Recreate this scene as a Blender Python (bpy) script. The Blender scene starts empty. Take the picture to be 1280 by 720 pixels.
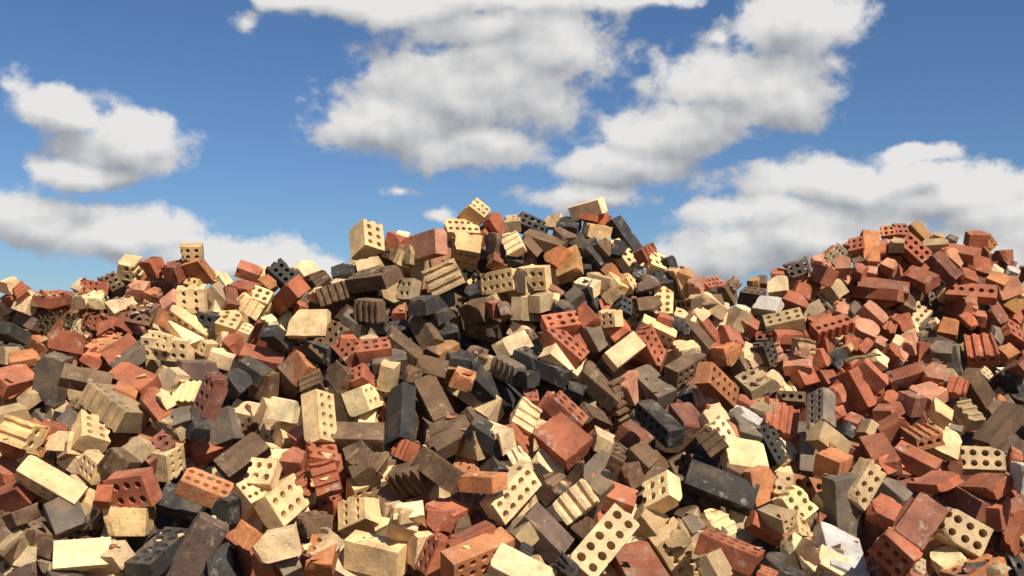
import bpy, bmesh, math, random
from mathutils import Vector, Matrix, noise
from mathutils.geometry import delaunay_2d_cdt
R = random.Random(11)
C = bpy.context.scene.collection
SC = bpy.context.scene
PI = math.pi

# ------------------------------------------------------------------ camera
F, CX, CY = 1256.0, 640.0, 360.0           # focal length and centre in photograph pixels
PITCH = math.radians(3.0)
EYE = Vector((0, 0, 1.6))
cam = bpy.data.cameras.new('camera')
cam.sensor_width = 36.0
cam.lens = 36.0 * F / 1280.0
cam.clip_start = 0.05
cam.clip_end = 3000
co = bpy.data.objects.new('camera', cam)
co.location = EYE
co.rotation_euler = (PI / 2 + PITCH, 0, 0)
C.objects.link(co)
SC.camera = co

# ------------------------------------------------------------------ node helpers
class NT:
    def __init__(s, tree):
        s.t = tree
        s.n = tree.nodes
        s.l = tree.links
    def new(s, typ, **kw):
        n = s.n.new(typ)
        for k, v in kw.items():
            setattr(n, k, v)
        return n
    def put(s, sock, v):
        if hasattr(v, 'is_output') or isinstance(v, bpy.types.NodeSocket):
            s.l.new(v, sock)
        else:
            sock.default_value = v
    def math(s, op, a, b=0.0, c=0.0, clamp=False):
        n = s.new('ShaderNodeMath', operation=op, use_clamp=clamp)
        s.put(n.inputs[0], a); s.put(n.inputs[1], b); s.put(n.inputs[2], c)
        return n.outputs[0]
    def vmath(s, op, a, b=(0, 0, 0)):
        n = s.new('ShaderNodeVectorMath', operation=op)
        s.put(n.inputs[0], a); s.put(n.inputs[1], b)
        return n.outputs['Value'] if op in ('LENGTH', 'DOT_PRODUCT', 'DISTANCE') else n.outputs[0]
    def noise(s, vec, scale, detail=4.0, rough=0.55):
        n = s.new('ShaderNodeTexNoise')
        s.put(n.inputs['Vector'], vec)
        n.inputs['Scale'].default_value = scale
        n.inputs['Detail'].default_value = detail
        n.inputs['Roughness'].default_value = rough
        return n.outputs['Fac']
    def ramp(s, fac, lo, hi):
        n = s.new('ShaderNodeMapRange', interpolation_type='SMOOTHSTEP')
        s.put(n.inputs['Value'], fac)
        n.inputs['From Min'].default_value = lo
        n.inputs['From Max'].default_value = hi
        return n.outputs[0]
    def mix(s, fac, a, b, blend='MIX'):
        n = s.new('ShaderNodeMix', data_type='RGBA', blend_type=blend)
        s.put(n.inputs[0], fac); s.put(n.inputs[6], a); s.put(n.inputs[7], b)
        return n.outputs[2]

# ------------------------------------------------------------------ sky
SUN = Vector((0.38, -0.58, 0.72)).normalized()
SUN_EL = math.asin(SUN.z)
SUN_AZ = math.atan2(SUN.x, SUN.y)
W = bpy.data.worlds.new('World')
SC.world = W
W.use_nodes = True
nt = NT(W.node_tree)
nt.n.clear()
sky = nt.new('ShaderNodeTexSky', sky_type='NISHITA')
sky.sun_disc = False
sky.sun_elevation = SUN_EL
sky.sun_rotation = SUN_AZ
sky.air_density = 1.0
sky.dust_density = 0.3
sky.ozone_density = 2.5
# cumulus: (azimuth, elevation, half width, half height) in degrees
def azel(px, py, rx, ry):
    a = math.degrees(math.atan2(px - CX, F))
    e = math.degrees(math.atan2(CY - py, F)) + 3.0
    return (a, e, math.degrees(rx / F), math.degrees(ry / F))
CLOUDS = [azel(*q) for q in [
    (600, 105, 165, 75), (610, 38, 120, 28), (490, 150, 120, 52), (690, 60, 105, 62), (590, 185, 105, 38), (480, 8, 130, 30), (640, -5, 190, 36), (350, 0, 70, 22), (800, -5, 90, 18),
    (1000, 45, 95, 50), (985, 125, 75, 52), (905, 105, 95, 52), (850, 165, 115, 42), (775, 205, 95, 36), (740, 245, 95, 22), (1050, 95, 40, 30),
    (150, 190, 80, 52), (70, 160, 62, 28), (10, 140, 40, 36), (110, 232, 70, 22), (205, 165, 40, 30),
    (40, 285, 90, 34), (150, 300, 110, 36), (280, 322, 110, 32), (380, 340, 60, 22),
    (1080, 238, 190, 36), (1190, 260, 130, 36), (960, 272, 110, 30), (900, 318, 95, 38), (1040, 300, 190, 52), (1270, 290, 110, 52), (1150, 205, 55, 14), (1230, 330, 120, 60),
    (300, 42, 47, 30), (545, 271, 47, 20), (890, 48, 47, 22), (495, 240, 44, 16)]]
CLOUDS += [(-62, 14, 16, 7), (-95, 25, 20, 9), (58, 18, 15, 7), (88, 12, 22, 6), (130, 30, 24, 10), (-140, 22, 26, 9), (178, 14, 22, 7), (20, 62, 18, 10), (-60, 55, 16, 9), (-40, 12, 8, 3)]
g = bpy.data.node_groups.new('cloud_density', 'ShaderNodeTree')
g.interface.new_socket('Vec', in_out='INPUT', socket_type='NodeSocketVector')
g.interface.new_socket('Density', in_out='OUTPUT', socket_type='NodeSocketFloat')
q = NT(g)
gi = q.new('NodeGroupInput'); go = q.new('NodeGroupOutput')
v = gi.outputs[0]
w1 = q.new('ShaderNodeTexNoise'); q.put(w1.inputs['Vector'], v); w1.inputs['Scale'].default_value = 0.22; w1.inputs['Detail'].default_value = 5
warp = q.vmath('ADD', v, q.vmath('MULTIPLY', q.vmath('SUBTRACT', w1.outputs['Color'], (0.5, 0.5, 0.5)), (3.2, 2.0, 0)))
field = None
for a, e, ra, re_ in CLOUDS:
    d = q.vmath('MULTIPLY', q.vmath('SUBTRACT', warp, (a, e, 0)), (1 / ra, 1 / re_, 0))
    small = ra < 2.2
    f = q.math('SUBTRACT', 0.50 if small else 1.0, q.vmath('LENGTH', d))
    if small:
        f = q.math('MULTIPLY', f, 0.8)
    field = f if field is None else q.math('SMOOTH_MAX', field, f, 0.25)
n1 = q.noise(q.vmath('MULTIPLY', v, (1, 1.3, 1)), 0.34, 10, 0.58)
n2 = q.noise(v, 1.1, 7, 0.6)
dens = q.math('ADD', field, q.math('MULTIPLY', q.math('SUBTRACT', n1, 0.5), 1.55))
dens = q.math('ADD', dens, q.math('MULTIPLY', q.math('SUBTRACT', n2, 0.5), 0.52))
q.l.new(dens, go.inputs[0])
g.interface.new_socket('Body', in_out='OUTPUT', socket_type='NodeSocketFloat')
body = q.math('ADD', q.math('MINIMUM', field, 0.75), q.math('MULTIPLY', q.math('SUBTRACT', q.noise(v, 0.42, 5, 0.5), 0.5), 1.0))
q.l.new(body, go.inputs[1])
tc = nt.new('ShaderNodeTexCoord')
sep = nt.new('ShaderNodeSeparateXYZ'); nt.l.new(tc.outputs['Generated'], sep.inputs[0])
az = nt.math('MULTIPLY', nt.math('ARCTAN2', sep.outputs[0], sep.outputs[1]), 180 / PI)
el = nt.math('MULTIPLY', nt.math('ARCSINE', sep.outputs[2]), 180 / PI)
cv = nt.new('ShaderNodeCombineXYZ'); nt.l.new(az, cv.inputs[0]); nt.l.new(el, cv.inputs[1])
def dens_at(off):
    gn = nt.new('ShaderNodeGroup'); gn.node_tree = g
    nt.put(gn.inputs[0], nt.vmath('ADD', cv.outputs[0], off))
    return gn.outputs[0], gn.outputs[1]
(d0, b0), (_, b1), (_, b2) = dens_at((0, 0, 0)), dens_at((0.5, 2.0, 0)), dens_at((0.3, 0.7, 0))
cover = nt.ramp(d0, -0.10, 0.36)
lit = nt.math('ADD', 0.56, nt.math('ADD', nt.math('MULTIPLY', nt.math('SUBTRACT', b0, b1), 0.65), nt.math('MULTIPLY', nt.math('SUBTRACT', b0, b2), 0.70)), clamp=True)
cloud = nt.mix(lit, (4.9, 5.1, 5.5, 1), (11.6, 11.4, 11.1, 1))
skyc = nt.mix(1.0, sky.outputs[0], (0.74, 0.96, 1.25, 1), 'MULTIPLY')
out = nt.mix(nt.math('MULTIPLY', cover, 0.97), skyc, cloud)
bg = nt.new('ShaderNodeBackground'); nt.l.new(out, bg.inputs[0]); bg.inputs[1].default_value = 0.054
wo = nt.new('ShaderNodeOutputWorld'); nt.l.new(bg.outputs[0], wo.inputs[0])

sl = bpy.data.lights.new('sun', 'SUN')
sl.energy = 5.0
sl.angle = math.radians(0.53)
sl.color = (1.0, 0.93, 0.82)
so = bpy.data.objects.new('sun', sl)
so.rotation_euler = (-SUN).to_track_quat('-Z', 'Y').to_euler()
so.location = SUN * 30
C.objects.link(so)
SC.view_settings.view_transform = 'Standard'
SC.view_settings.look = 'None'
SC.view_settings.exposure = 0.38
SC.view_settings.gamma = 1.0

# ------------------------------------------------------------------ materials
def clay():
    m = bpy.data.materials.new('fired_clay'); m.use_nodes = True
    t = NT(m.node_tree); t.n.clear()
    col = t.new('ShaderNodeAttribute', attribute_name='tint')
    frac = t.new('ShaderNodeAttribute', attribute_name='fracture').outputs['Fac']
    tcn = t.new('ShaderNodeTexCoord'); oi = t.new('ShaderNodeObjectInfo')
    off = t.vmath('MULTIPLY', oi.outputs['Random'], (37, 91, 53))
    # Random is a scalar; widen it to a vector through multiply
    p = t.vmath('ADD', tcn.outputs['Object'], off)
    base = col.outputs['Color']; iron = col.outputs['Alpha']
    big = t.noise(p, 9, 3, 0.6)
    mid = t.noise(p, 38, 5, 0.65)
    fine = t.noise(p, 240, 3, 0.7)
    c = t.mix(t.ramp(big, 0.32, 0.70), t.mix(1.0, base, (0.72, 0.71, 0.72, 1), 'MULTIPLY'), t.mix(1.0, base, (1.16, 1.12, 1.06, 1), 'MULTIPLY'))
    c = t.mix(t.math('MULTIPLY', t.ramp(mid, 0.50, 0.72), 0.45), c, t.mix(1.0, c, (0.62, 0.58, 0.56, 1), 'MULTIPLY'))
    c = t.mix(t.math('MULTIPLY', t.ramp(mid, 0.47, 0.28), 0.30), c, t.mix(1.0, c, (1.28, 1.26, 1.22, 1), 'MULTIPLY'))
    c = t.mix(t.ramp(fine, 0.35, 0.65), t.mix(1.0, c, (0.84, 0.83, 0.82, 1), 'MULTIPLY'), t.mix(1.0, c, (1.10, 1.10, 1.10, 1), 'MULTIPLY'))
    # iron spots and pits
    vo = t.new('ShaderNodeTexVoronoi'); t.put(vo.inputs['Vector'], t.vmath('MULTIPLY', p, (1, 1.6, 1))); vo.inputs['Scale'].default_value = 105
    spot = t.math('MULTIPLY', t.ramp(vo.outputs['Distance'], 0.34, 0.16), t.ramp(t.noise(p, 60, 2), 0.46, 0.62))
    c = t.mix(t.math('MULTIPLY', spot, t.math('ADD', 0.35, t.math('MULTIPLY', iron, 0.5))), c, t.mix(1.0, c, (0.30, 0.24, 0.20, 1), 'MULTIPLY'))
    # mortar and dust
    dust = t.math('MULTIPLY', t.ramp(t.noise(t.vmath('ADD', p, (3.1, 0, 7)), 14, 7, 0.72), 0.56, 0.70), 0.60)
    c = t.mix(dust, c, (0.42, 0.36, 0.28, 1))
    # kiln flashing: patches of the brown or tan body show through the skin of the dark bricks
    flash = t.math('MULTIPLY', t.ramp(t.noise(t.vmath('ADD', p, (1.7, 8, 5)), 8, 5, 0.62), 0.48, 0.68), t.new('ShaderNodeAttribute', attribute_name='flash').outputs['Fac'])
    c = t.mix(flash, c, (0.23, 0.145, 0.075, 1))
    soot = t.math('MULTIPLY', t.ramp(t.noise(t.vmath('ADD', p, (9.1, 4, 2)), 7, 6, 0.7), 0.55, 0.72), 0.6)
    c = t.mix(soot, c, t.mix(1.0, c, (0.42, 0.38, 0.35, 1), 'MULTIPLY'))
    # dust that has settled on whatever faces up
    ge = t.new('ShaderNodeNewGeometry'); sz = t.new('ShaderNodeSeparateXYZ'); t.l.new(ge.outputs['Normal'], sz.inputs[0])
    settle = t.math('MULTIPLY', t.ramp(sz.outputs[2], 0.35, 0.95), t.math('MULTIPLY', t.ramp(t.noise(ge.outputs['Position'], 16, 6, 0.7), 0.40, 0.70), 0.24))
    c = t.mix(settle, c, (0.36, 0.26, 0.17, 1))
    # fresh fracture is a little brighter and redder than the weathered skin
    c = t.mix(t.math('MULTIPLY', frac, 0.5), c, t.mix(1.0, c, (1.30, 1.18, 1.05, 1), 'MULTIPLY'))
    b = t.new('ShaderNodeBsdfPrincipled')
    t.l.new(c, b.inputs['Base Color'])
    t.put(b.inputs['Roughness'], t.math('ADD', 0.74, t.math('MULTIPLY', mid, 0.25)))
    b.inputs['Specular IOR Level'].default_value = 0.25
    hsum = t.math('ADD', t.math('MULTIPLY', mid, 1.0), t.math('MULTIPLY', fine, 0.35))
    hsum = t.math('SUBTRACT', hsum, t.math('MULTIPLY', spot, 0.5))
    rough = t.noise(p, 75, 6, 0.7)
    hsum = t.math('ADD', hsum, t.math('MULTIPLY', rough, t.math('ADD', 0.25, t.math('MULTIPLY', frac, 2.2))))
    bu = t.new('ShaderNodeBump'); bu.inputs['Strength'].default_value = 0.75; bu.inputs['Distance'].default_value = 0.004
    t.l.new(hsum, bu.inputs['Height']); t.l.new(bu.outputs[0], b.inputs['Normal'])
    o = t.new('ShaderNodeOutputMaterial'); t.l.new(b.outputs[0], o.inputs[0])
    return m
CLAY = clay()

def plain(name, lo, hi, scale, rough=0.9, bump=0.5, dist=0.01):
    m = bpy.data.materials.new(name); m.use_nodes = True
    t = NT(m.node_tree); t.n.clear()
    tcn = t.new('ShaderNodeTexCoord'); p = tcn.outputs['Object']
    n = t.noise(p, scale, 8, 0.68)
    c = t.mix(t.ramp(n, 0.35, 0.65), (*lo, 1), (*hi, 1))
    b = t.new('ShaderNodeBsdfPrincipled'); t.l.new(c, b.inputs['Base Color']); b.inputs['Roughness'].default_value = rough
    b.inputs['Specular IOR Level'].default_value = 0.2
    bu = t.new('ShaderNodeBump'); bu.inputs['Strength'].default_value = bump; bu.inputs['Distance'].default_value = dist
    t.l.new(t.noise(p, scale * 3, 6, 0.7), bu.inputs['Height']); t.l.new(bu.outputs[0], b.inputs['Normal'])
    o = t.new('ShaderNodeOutputMaterial'); t.l.new(b.outputs[0], o.inputs[0])
    return m
EARTH = plain('dry_earth', (0.13, 0.085, 0.05), (0.26, 0.19, 0.125), 6, 0.95, 0.8, 0.03)
RUBBLE = plain('brick_dust_earth', (0.07, 0.045, 0.032), (0.17, 0.11, 0.075), 11, 0.95, 0.9, 0.03)
STEM = plain('dry_stem', (0.10, 0.08, 0.04), (0.19, 0.15, 0.075), 30)
LEAF = plain('weed_leaf', (0.045, 0.065, 0.02), (0.10, 0.115, 0.04), 30)

# fired colours of the clay (linear) and how spotted each kind is
TINT = {
    'c': ((0.73, 0.5, 0.245), 0.5), 'y': ((0.77, 0.55, 0.3), 0.6), 'w': ((0.56, 0.52, 0.45), 0.2), 't': ((0.44, 0.315, 0.17), 0.5),
    'o': ((0.47, 0.19, 0.078), 0.3), 'a': ((0.40, 0.205, 0.080), 0.6), 'r': ((0.36, 0.116, 0.058), 0.4), 'd': ((0.215, 0.08, 0.048), 0.4),
    'i': ((0.47, 0.215, 0.128), 0.3), 'n': ((0.138, 0.082, 0.045), 0.5), 'g': ((0.178, 0.138, 0.098), 0.4), 'k': ((0.043, 0.04, 0.037), 0.3), 'p': ((0.15, 0.097, 0.076), 0.4)}
def tint_of(k, rnd):
    (r, g_, b), ir = TINT[k]
    v = math.exp(rnd.gauss(0, 0.13)); h = rnd.gauss(0, 0.04)
    return (min(r * v * (1 + h * 0.4), .85), min(g_ * v, .8), min(b * v * (1 - h), .75), ir)

# ------------------------------------------------------------------ brick meshes
def circle(cx, cy, r, n, a0=0.0, rnd=None):
    return [(cx + r * math.cos(a0 + 2 * PI * i / n), cy + r * math.sin(a0 + 2 * PI * i / n)) for i in range(n)]

def resample(path, step):
    """closed polyline -> points about `step` apart, corners kept"""
    o = []
    n = len(path)
    for i in range(n):
        a = Vector(path[i]); b = Vector(path[(i + 1) % n]); L = (b - a).length
        k = max(1, int(round(L / step)))
        for j in range(k):
            p = a.lerp(b, j / k); o.append((p.x, p.y))
    return o

def brick_data(typ, broken, L, Wd, H, rnd, fine=True):
    """-> verts, faces, fracture weights; centred on the origin. The outline lies in x,y and is extruded along z."""
    step = 0.011 if fine else 0.03
    nseg = 14 if fine else 8
    kind = typ[0]
    nx = ny = 0
    if kind in 'cq':
        nx, ny = int(typ[1]), int(typ[2])
    if kind == 'f':
        nx = max(2, int(round(L / 0.043))); ny = 2; kind = 'q'; flute_only = True
    else:
        flute_only = False
    holes = []; arcs_y = []; arcs_x = []
    hr = 0
    if kind == 'c':
        broke_x = broken and nx < 5
        sx = L / (nx + (0.55 if broke_x else 0.25)); sy = Wd / (ny + 0.30)
        hr = min(0.30 * min(sx, sy if ny > 1 else sx), 0.0155)
        x0 = -L / 2 + sx * 0.62
        for i in range(nx):
            for j in range(ny):
                holes.append((x0 + i * sx, (j - (ny - 1) / 2) * sy))
        if broke_x:
            for j in range(ny):
                arcs_x.append((j - (ny - 1) / 2) * sy)
    elif kind == 'q':
        sx = L / (nx + 0.15); hr = min(0.31 * sx, 0.015, Wd * 0.3)
        xs = [-L / 2 + sx * (0.575 + i) for i in range(nx)]
        arcs_y = xs
        if not flute_only:
            for x in xs:
                holes.append((x, -Wd / 2 + min(0.045, Wd * 0.55)))
    # outline, counter-clockwise from the corner (-x,-y)
    X, Y = L / 2, Wd / 2
    path = [(-X, -Y)]
    na = 7 if fine else 4
    for cx in arcs_y:
        for i in range(na + 1):
            a = PI - PI * i / na
            path.append((cx + hr * math.cos(a), -Y + hr * math.sin(a) * 0.92))
    ta = rnd.uniform(-0.22, 0.22) if broken and not arcs_x and kind != 'q' else 0.0
    path.append((X + ta * -Y if ta else X, -Y))
    for cy in arcs_x:
        for i in range(na + 1):
            a = -PI / 2 - PI * i / na
            path.append((X + hr * math.cos(a), cy + hr * math.sin(a)))
    path.append((X + ta * Y if ta else X, Y))
    if broken and not arcs_x and rnd.random() < 0.45 and kind == 's':
        c1, c2 = rnd.uniform(0.1, 0.45) * L, rnd.uniform(0.1, 0.5) * Wd
        path[-1] = (X - c1, Y); path.insert(len(path) - 1, (X, Y - c2))
    path.append((-X, Y))
    pts = resample(path, step)
    n = len(pts)
    # inward normals
    nor = []
    for i in range(n):
        a = Vector(pts[i - 1]); b = Vector(pts[(i + 1) % n]); d = (b - a)
        nn = Vector((-d.y, d.x)); nor.append(nn.normalized() if nn.length > 1e-9 else Vector((0, 0)))
    seed = Vector((rnd.uniform(-50, 50), rnd.uniform(-50, 50), rnd.uniform(-50, 50)))
    e = min(0.0026, H * 0.1)
    nz = max(1, int(round((H - 2 * e) / (0.013 if fine else 0.06))))
    zs = [-H / 2] + [-H / 2 + e + (H - 2 * e) * k / nz for k in range(nz + 1)] + [H / 2]
    verts = []; frac = []; faces = []
    tz = rnd.uniform(-0.35, 0.35) if broken else 0.0
    back_rough = broken and rnd.random() < 0.4
    def wall_point(i, z, rim):
        x, y = pts[i]
        w = 0.0
        ins = 0.0
        if rim:
            ins = 0.0008 + 0.0014 * (noise.noise(Vector((x, y, z)) * 45 + seed) + 0.6)
        if broken:
            near = max(0.0, min(1.0, (x - (X - 0.030)) / 0.022))
            if ta or kind == 's':
                near = max(near, 1.0 if x > -X + 0.02 and abs(abs(y) - Y) > 0.004 else 0.0)
            if near > 0 and fine:
                p = Vector((x, y, z)) * 19 + seed
                k = noise.fractal(p, 0.9, 2.1, 3) * 0.0075 + noise.noise(p * 0.4) * 0.010
                x += near * (k + tz * z * 0.6)
                w = near
        wob = noise.noise(Vector((x, y, z)) * 14 + seed) * 0.0011
        if back_rough and fine and x < -X + 0.012 and kind == 's':
            k = noise.fractal(Vector((x, y, z)) * 24 + seed, 0.9, 2.1, 3) * 0.006
            x += k + 0.002; w = 0.8
        x += nor[i].x * (ins + wob); y += nor[i].y * (ins + wob)
        if kind == 'q' and pts[i][1] < -Y + 0.02 and fine:
            w = max(w, 0.45)
            k = noise.fractal(Vector((x, y, z)) * 24 + seed, 0.9, 2.1, 3) * 0.0025
            y += k
        return (x, y, z), w
    rings = []
    for k, z in enumerate(zs):
        ring = []
        for i in range(n):
            p, w = wall_point(i, z, k in (0, len(zs) - 1))
            ring.append(len(verts)); verts.append(p); frac.append(w)
        rings.append(ring)
    for k in range(len(rings) - 1):
        a, b = rings[k], rings[k + 1]
        for i in range(n):
            j = (i + 1) % n
            faces.append((a[i], a[j], b[j], b[i]))
    # core holes
    htop = []; hbot = []
    for (hx, hy) in holes:
        rr = hr * rnd.uniform(0.93, 1.05)
        ox, oy = rnd.gauss(0, 0.0007), rnd.gauss(0, 0.0007)
        cz = circle(hx + ox, hy + oy, rr, nseg)
        lv = []
        for z in (-H / 2, -H / 2 + 0.003, H / 2 - 0.003, H / 2):
            s_ = 1.07 if abs(abs(z) - H / 2) < 1e-6 else 1.0
            row = []
            for (x, y) in cz:
                row.append(len(verts)); verts.append((hx + (x - hx) * s_, hy + (y - hy) * s_, z)); frac.append(0.0)
            lv.append(row)
        for k in range(3):
            a, b = lv[k], lv[k + 1]
            for i in range(nseg):
                j = (i + 1) % nseg
                faces.append((a[j], a[i], b[i], b[j]))
        hbot.append(lv[0]); htop.append(lv[-1])
    # caps
    for ring, hl, up in ((rings[0], hbot, False), (rings[-1], htop, True)):
        z = H / 2 if up else -H / 2
        idx = list(ring); edges = [(i, (i + 1) % n) for i in range(n)]
        for row in hl:
            b0 = len(idx); idx += row
            edges += [(b0 + i, b0 + (i + 1) % len(row)) for i in range(len(row))]
        p2 = [Vector((verts[i][0], verts[i][1])) for i in idx]
        nin = len(p2)
        if fine:
            for _ in range(int(L * Wd / (0.014 ** 2) * 0.5)):
                q_ = Vector((rnd.uniform(-X + 0.006, X - 0.02), rnd.uniform(-Y + 0.006, Y - 0.006)))
                if kind != 's' and any((q_.x - hx) ** 2 + (q_.y - hy) ** 2 < (hr * 1.25) ** 2 for hx, hy in holes):
                    continue
                if arcs_x and q_.x > X - hr * 1.3 or kind == 'q' and q_.y < -Y + hr * 1.3 or broken and q_.x > X - 0.035 - abs(ta) * Y:
                    continue
                p2.append(q_)
        vs, es, fs, ov, oe, of = delaunay_2d_cdt(p2, edges, [], 1, 1e-7)
        mp = []
        for k, vv in enumerate(vs):
            o_ = [q_ for q_ in ov[k] if q_ < nin]
            if o_:
                mp.append(idx[o_[0]])
            else:
                mp.append(len(verts))
                dz = noise.noise(Vector((vv.x, vv.y, z)) * 16 + seed) * 0.0012
                verts.append((vv.x, vv.y, z + dz)); frac.append(0.0)
        hsets = [set(row) for row in hl]
        for f in fs:
            ff = [mp[k] for k in f]
            if any(all(k in hs for k in ff) for hs in hsets):
                continue
            if len(set(ff)) < 3:
                continue
            faces.append(tuple(ff) if up else tuple(reversed(ff)))
    # corners broken clean off
    if fine:
        ncut = (rnd.choice((1, 2, 2, 3)) if kind == 's' else rnd.choice((0, 1, 1))) if broken else (1 if rnd.random() < 0.35 else 0)
        for _ in range(ncut):
            while True:
                sg = [rnd.choice((-1, 1)) for _ in range(3)]
                if not (sg[0] < 0 and sg[1] < 0): break
            cn = Vector((sg[0] * L / 2, sg[1] * Wd / 2, sg[2] * H / 2))
            nv = Vector((sg[0] * rnd.uniform(0.25, 1), sg[1] * rnd.uniform(0.25, 1), sg[2] * rnd.uniform(0.15, 1))).normalized()
            dp = rnd.uniform(0.012, 0.034) if broken else rnd.uniform(0.006, 0.014)
            c0 = cn - nv * dp
            for k, p in enumerate(verts):
                v_ = Vector(p); h_ = (v_ - c0).dot(nv)
                if h_ > 0:
                    h2 = h_ - noise.fractal(v_ * 28 + seed, 0.9, 2.1, 3) * 0.0055
                    verts[k] = tuple(v_ - nv * h2); frac[k] = min(1.0, 0.4 + h_ * 60)
    # knocked corners and arrises
    if fine:
        nch = rnd.choice((1, 2, 2, 3, 4, 5))
        for _ in range(nch):
            ax = rnd.randrange(3)
            cpt = [rnd.choice((-1, 1)) * L / 2, rnd.choice((-1, 1)) * Wd / 2, rnd.choice((-1, 1)) * H / 2]
            if rnd.random() < 0.6:
                cpt[ax] = rnd.uniform(-0.5, 0.5) * (L, Wd, H)[ax]
            cpt = Vector(cpt); r_ = rnd.uniform(0.010, 0.030)
            inward = Vector([-math.copysign(1, c_) if abs(abs(c_) - h_ / 2) < 1e-6 else 0 for c_, h_ in zip(cpt, (L, Wd, H))]).normalized()
            for k, p in enumerate(verts):
                v_ = Vector(p); d = (v_ - cpt).length
                if d < r_:
                    amt = (1 - d / r_) * r_ * 0.55 * (0.8 + 0.5 * noise.noise(v_ * 60 + seed))
                    verts[k] = tuple(v_ + inward * amt); frac[k] = max(frac[k], min(1.0, (1 - d / r_) * 2.5))
    return verts, faces, frac

def finish(name, verts, faces, frac, tints, mat=CLAY, angle=20):
    me = bpy.data.meshes.new(name)
    me.from_pydata(verts, [], faces)
    me.update()
    a = me.attributes.new('tint', 'FLOAT_COLOR', 'POINT')
    if isinstance(tints, tuple):
        a.data.foreach_set('color', list(tints) * len(verts))
    else:
        a.data.foreach_set('color', [x for t_ in tints for x in t_])
    h_ = me.attributes.new('flash', 'FLOAT', 'POINT')
    tl = [tints] * len(verts) if isinstance(tints, tuple) else tints
    h_.data.foreach_set('value', [0.7 * max(0.0, min(1.0, (0.24 - t_[0]) / 0.12)) * max(0.25, min(1.0, t_[0] / 0.11)) for t_ in tl])
    f_ = me.attributes.new('fracture', 'FLOAT', 'POINT')
    f_.data.foreach_set('value', frac)
    me.polygons.foreach_set('use_smooth', [True] * len(me.polygons))
    me.set_sharp_from_angle(angle=math.radians(angle))
    me.materials.append(mat)
    return me

def pose(p, r):
    a = Vector(r); ang = a.length
    M = Matrix.Rotation(ang, 4, a.normalized()) if ang > 1e-9 else Matrix.Identity(4)
    M.translation = Vector(p)
    return M

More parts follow.
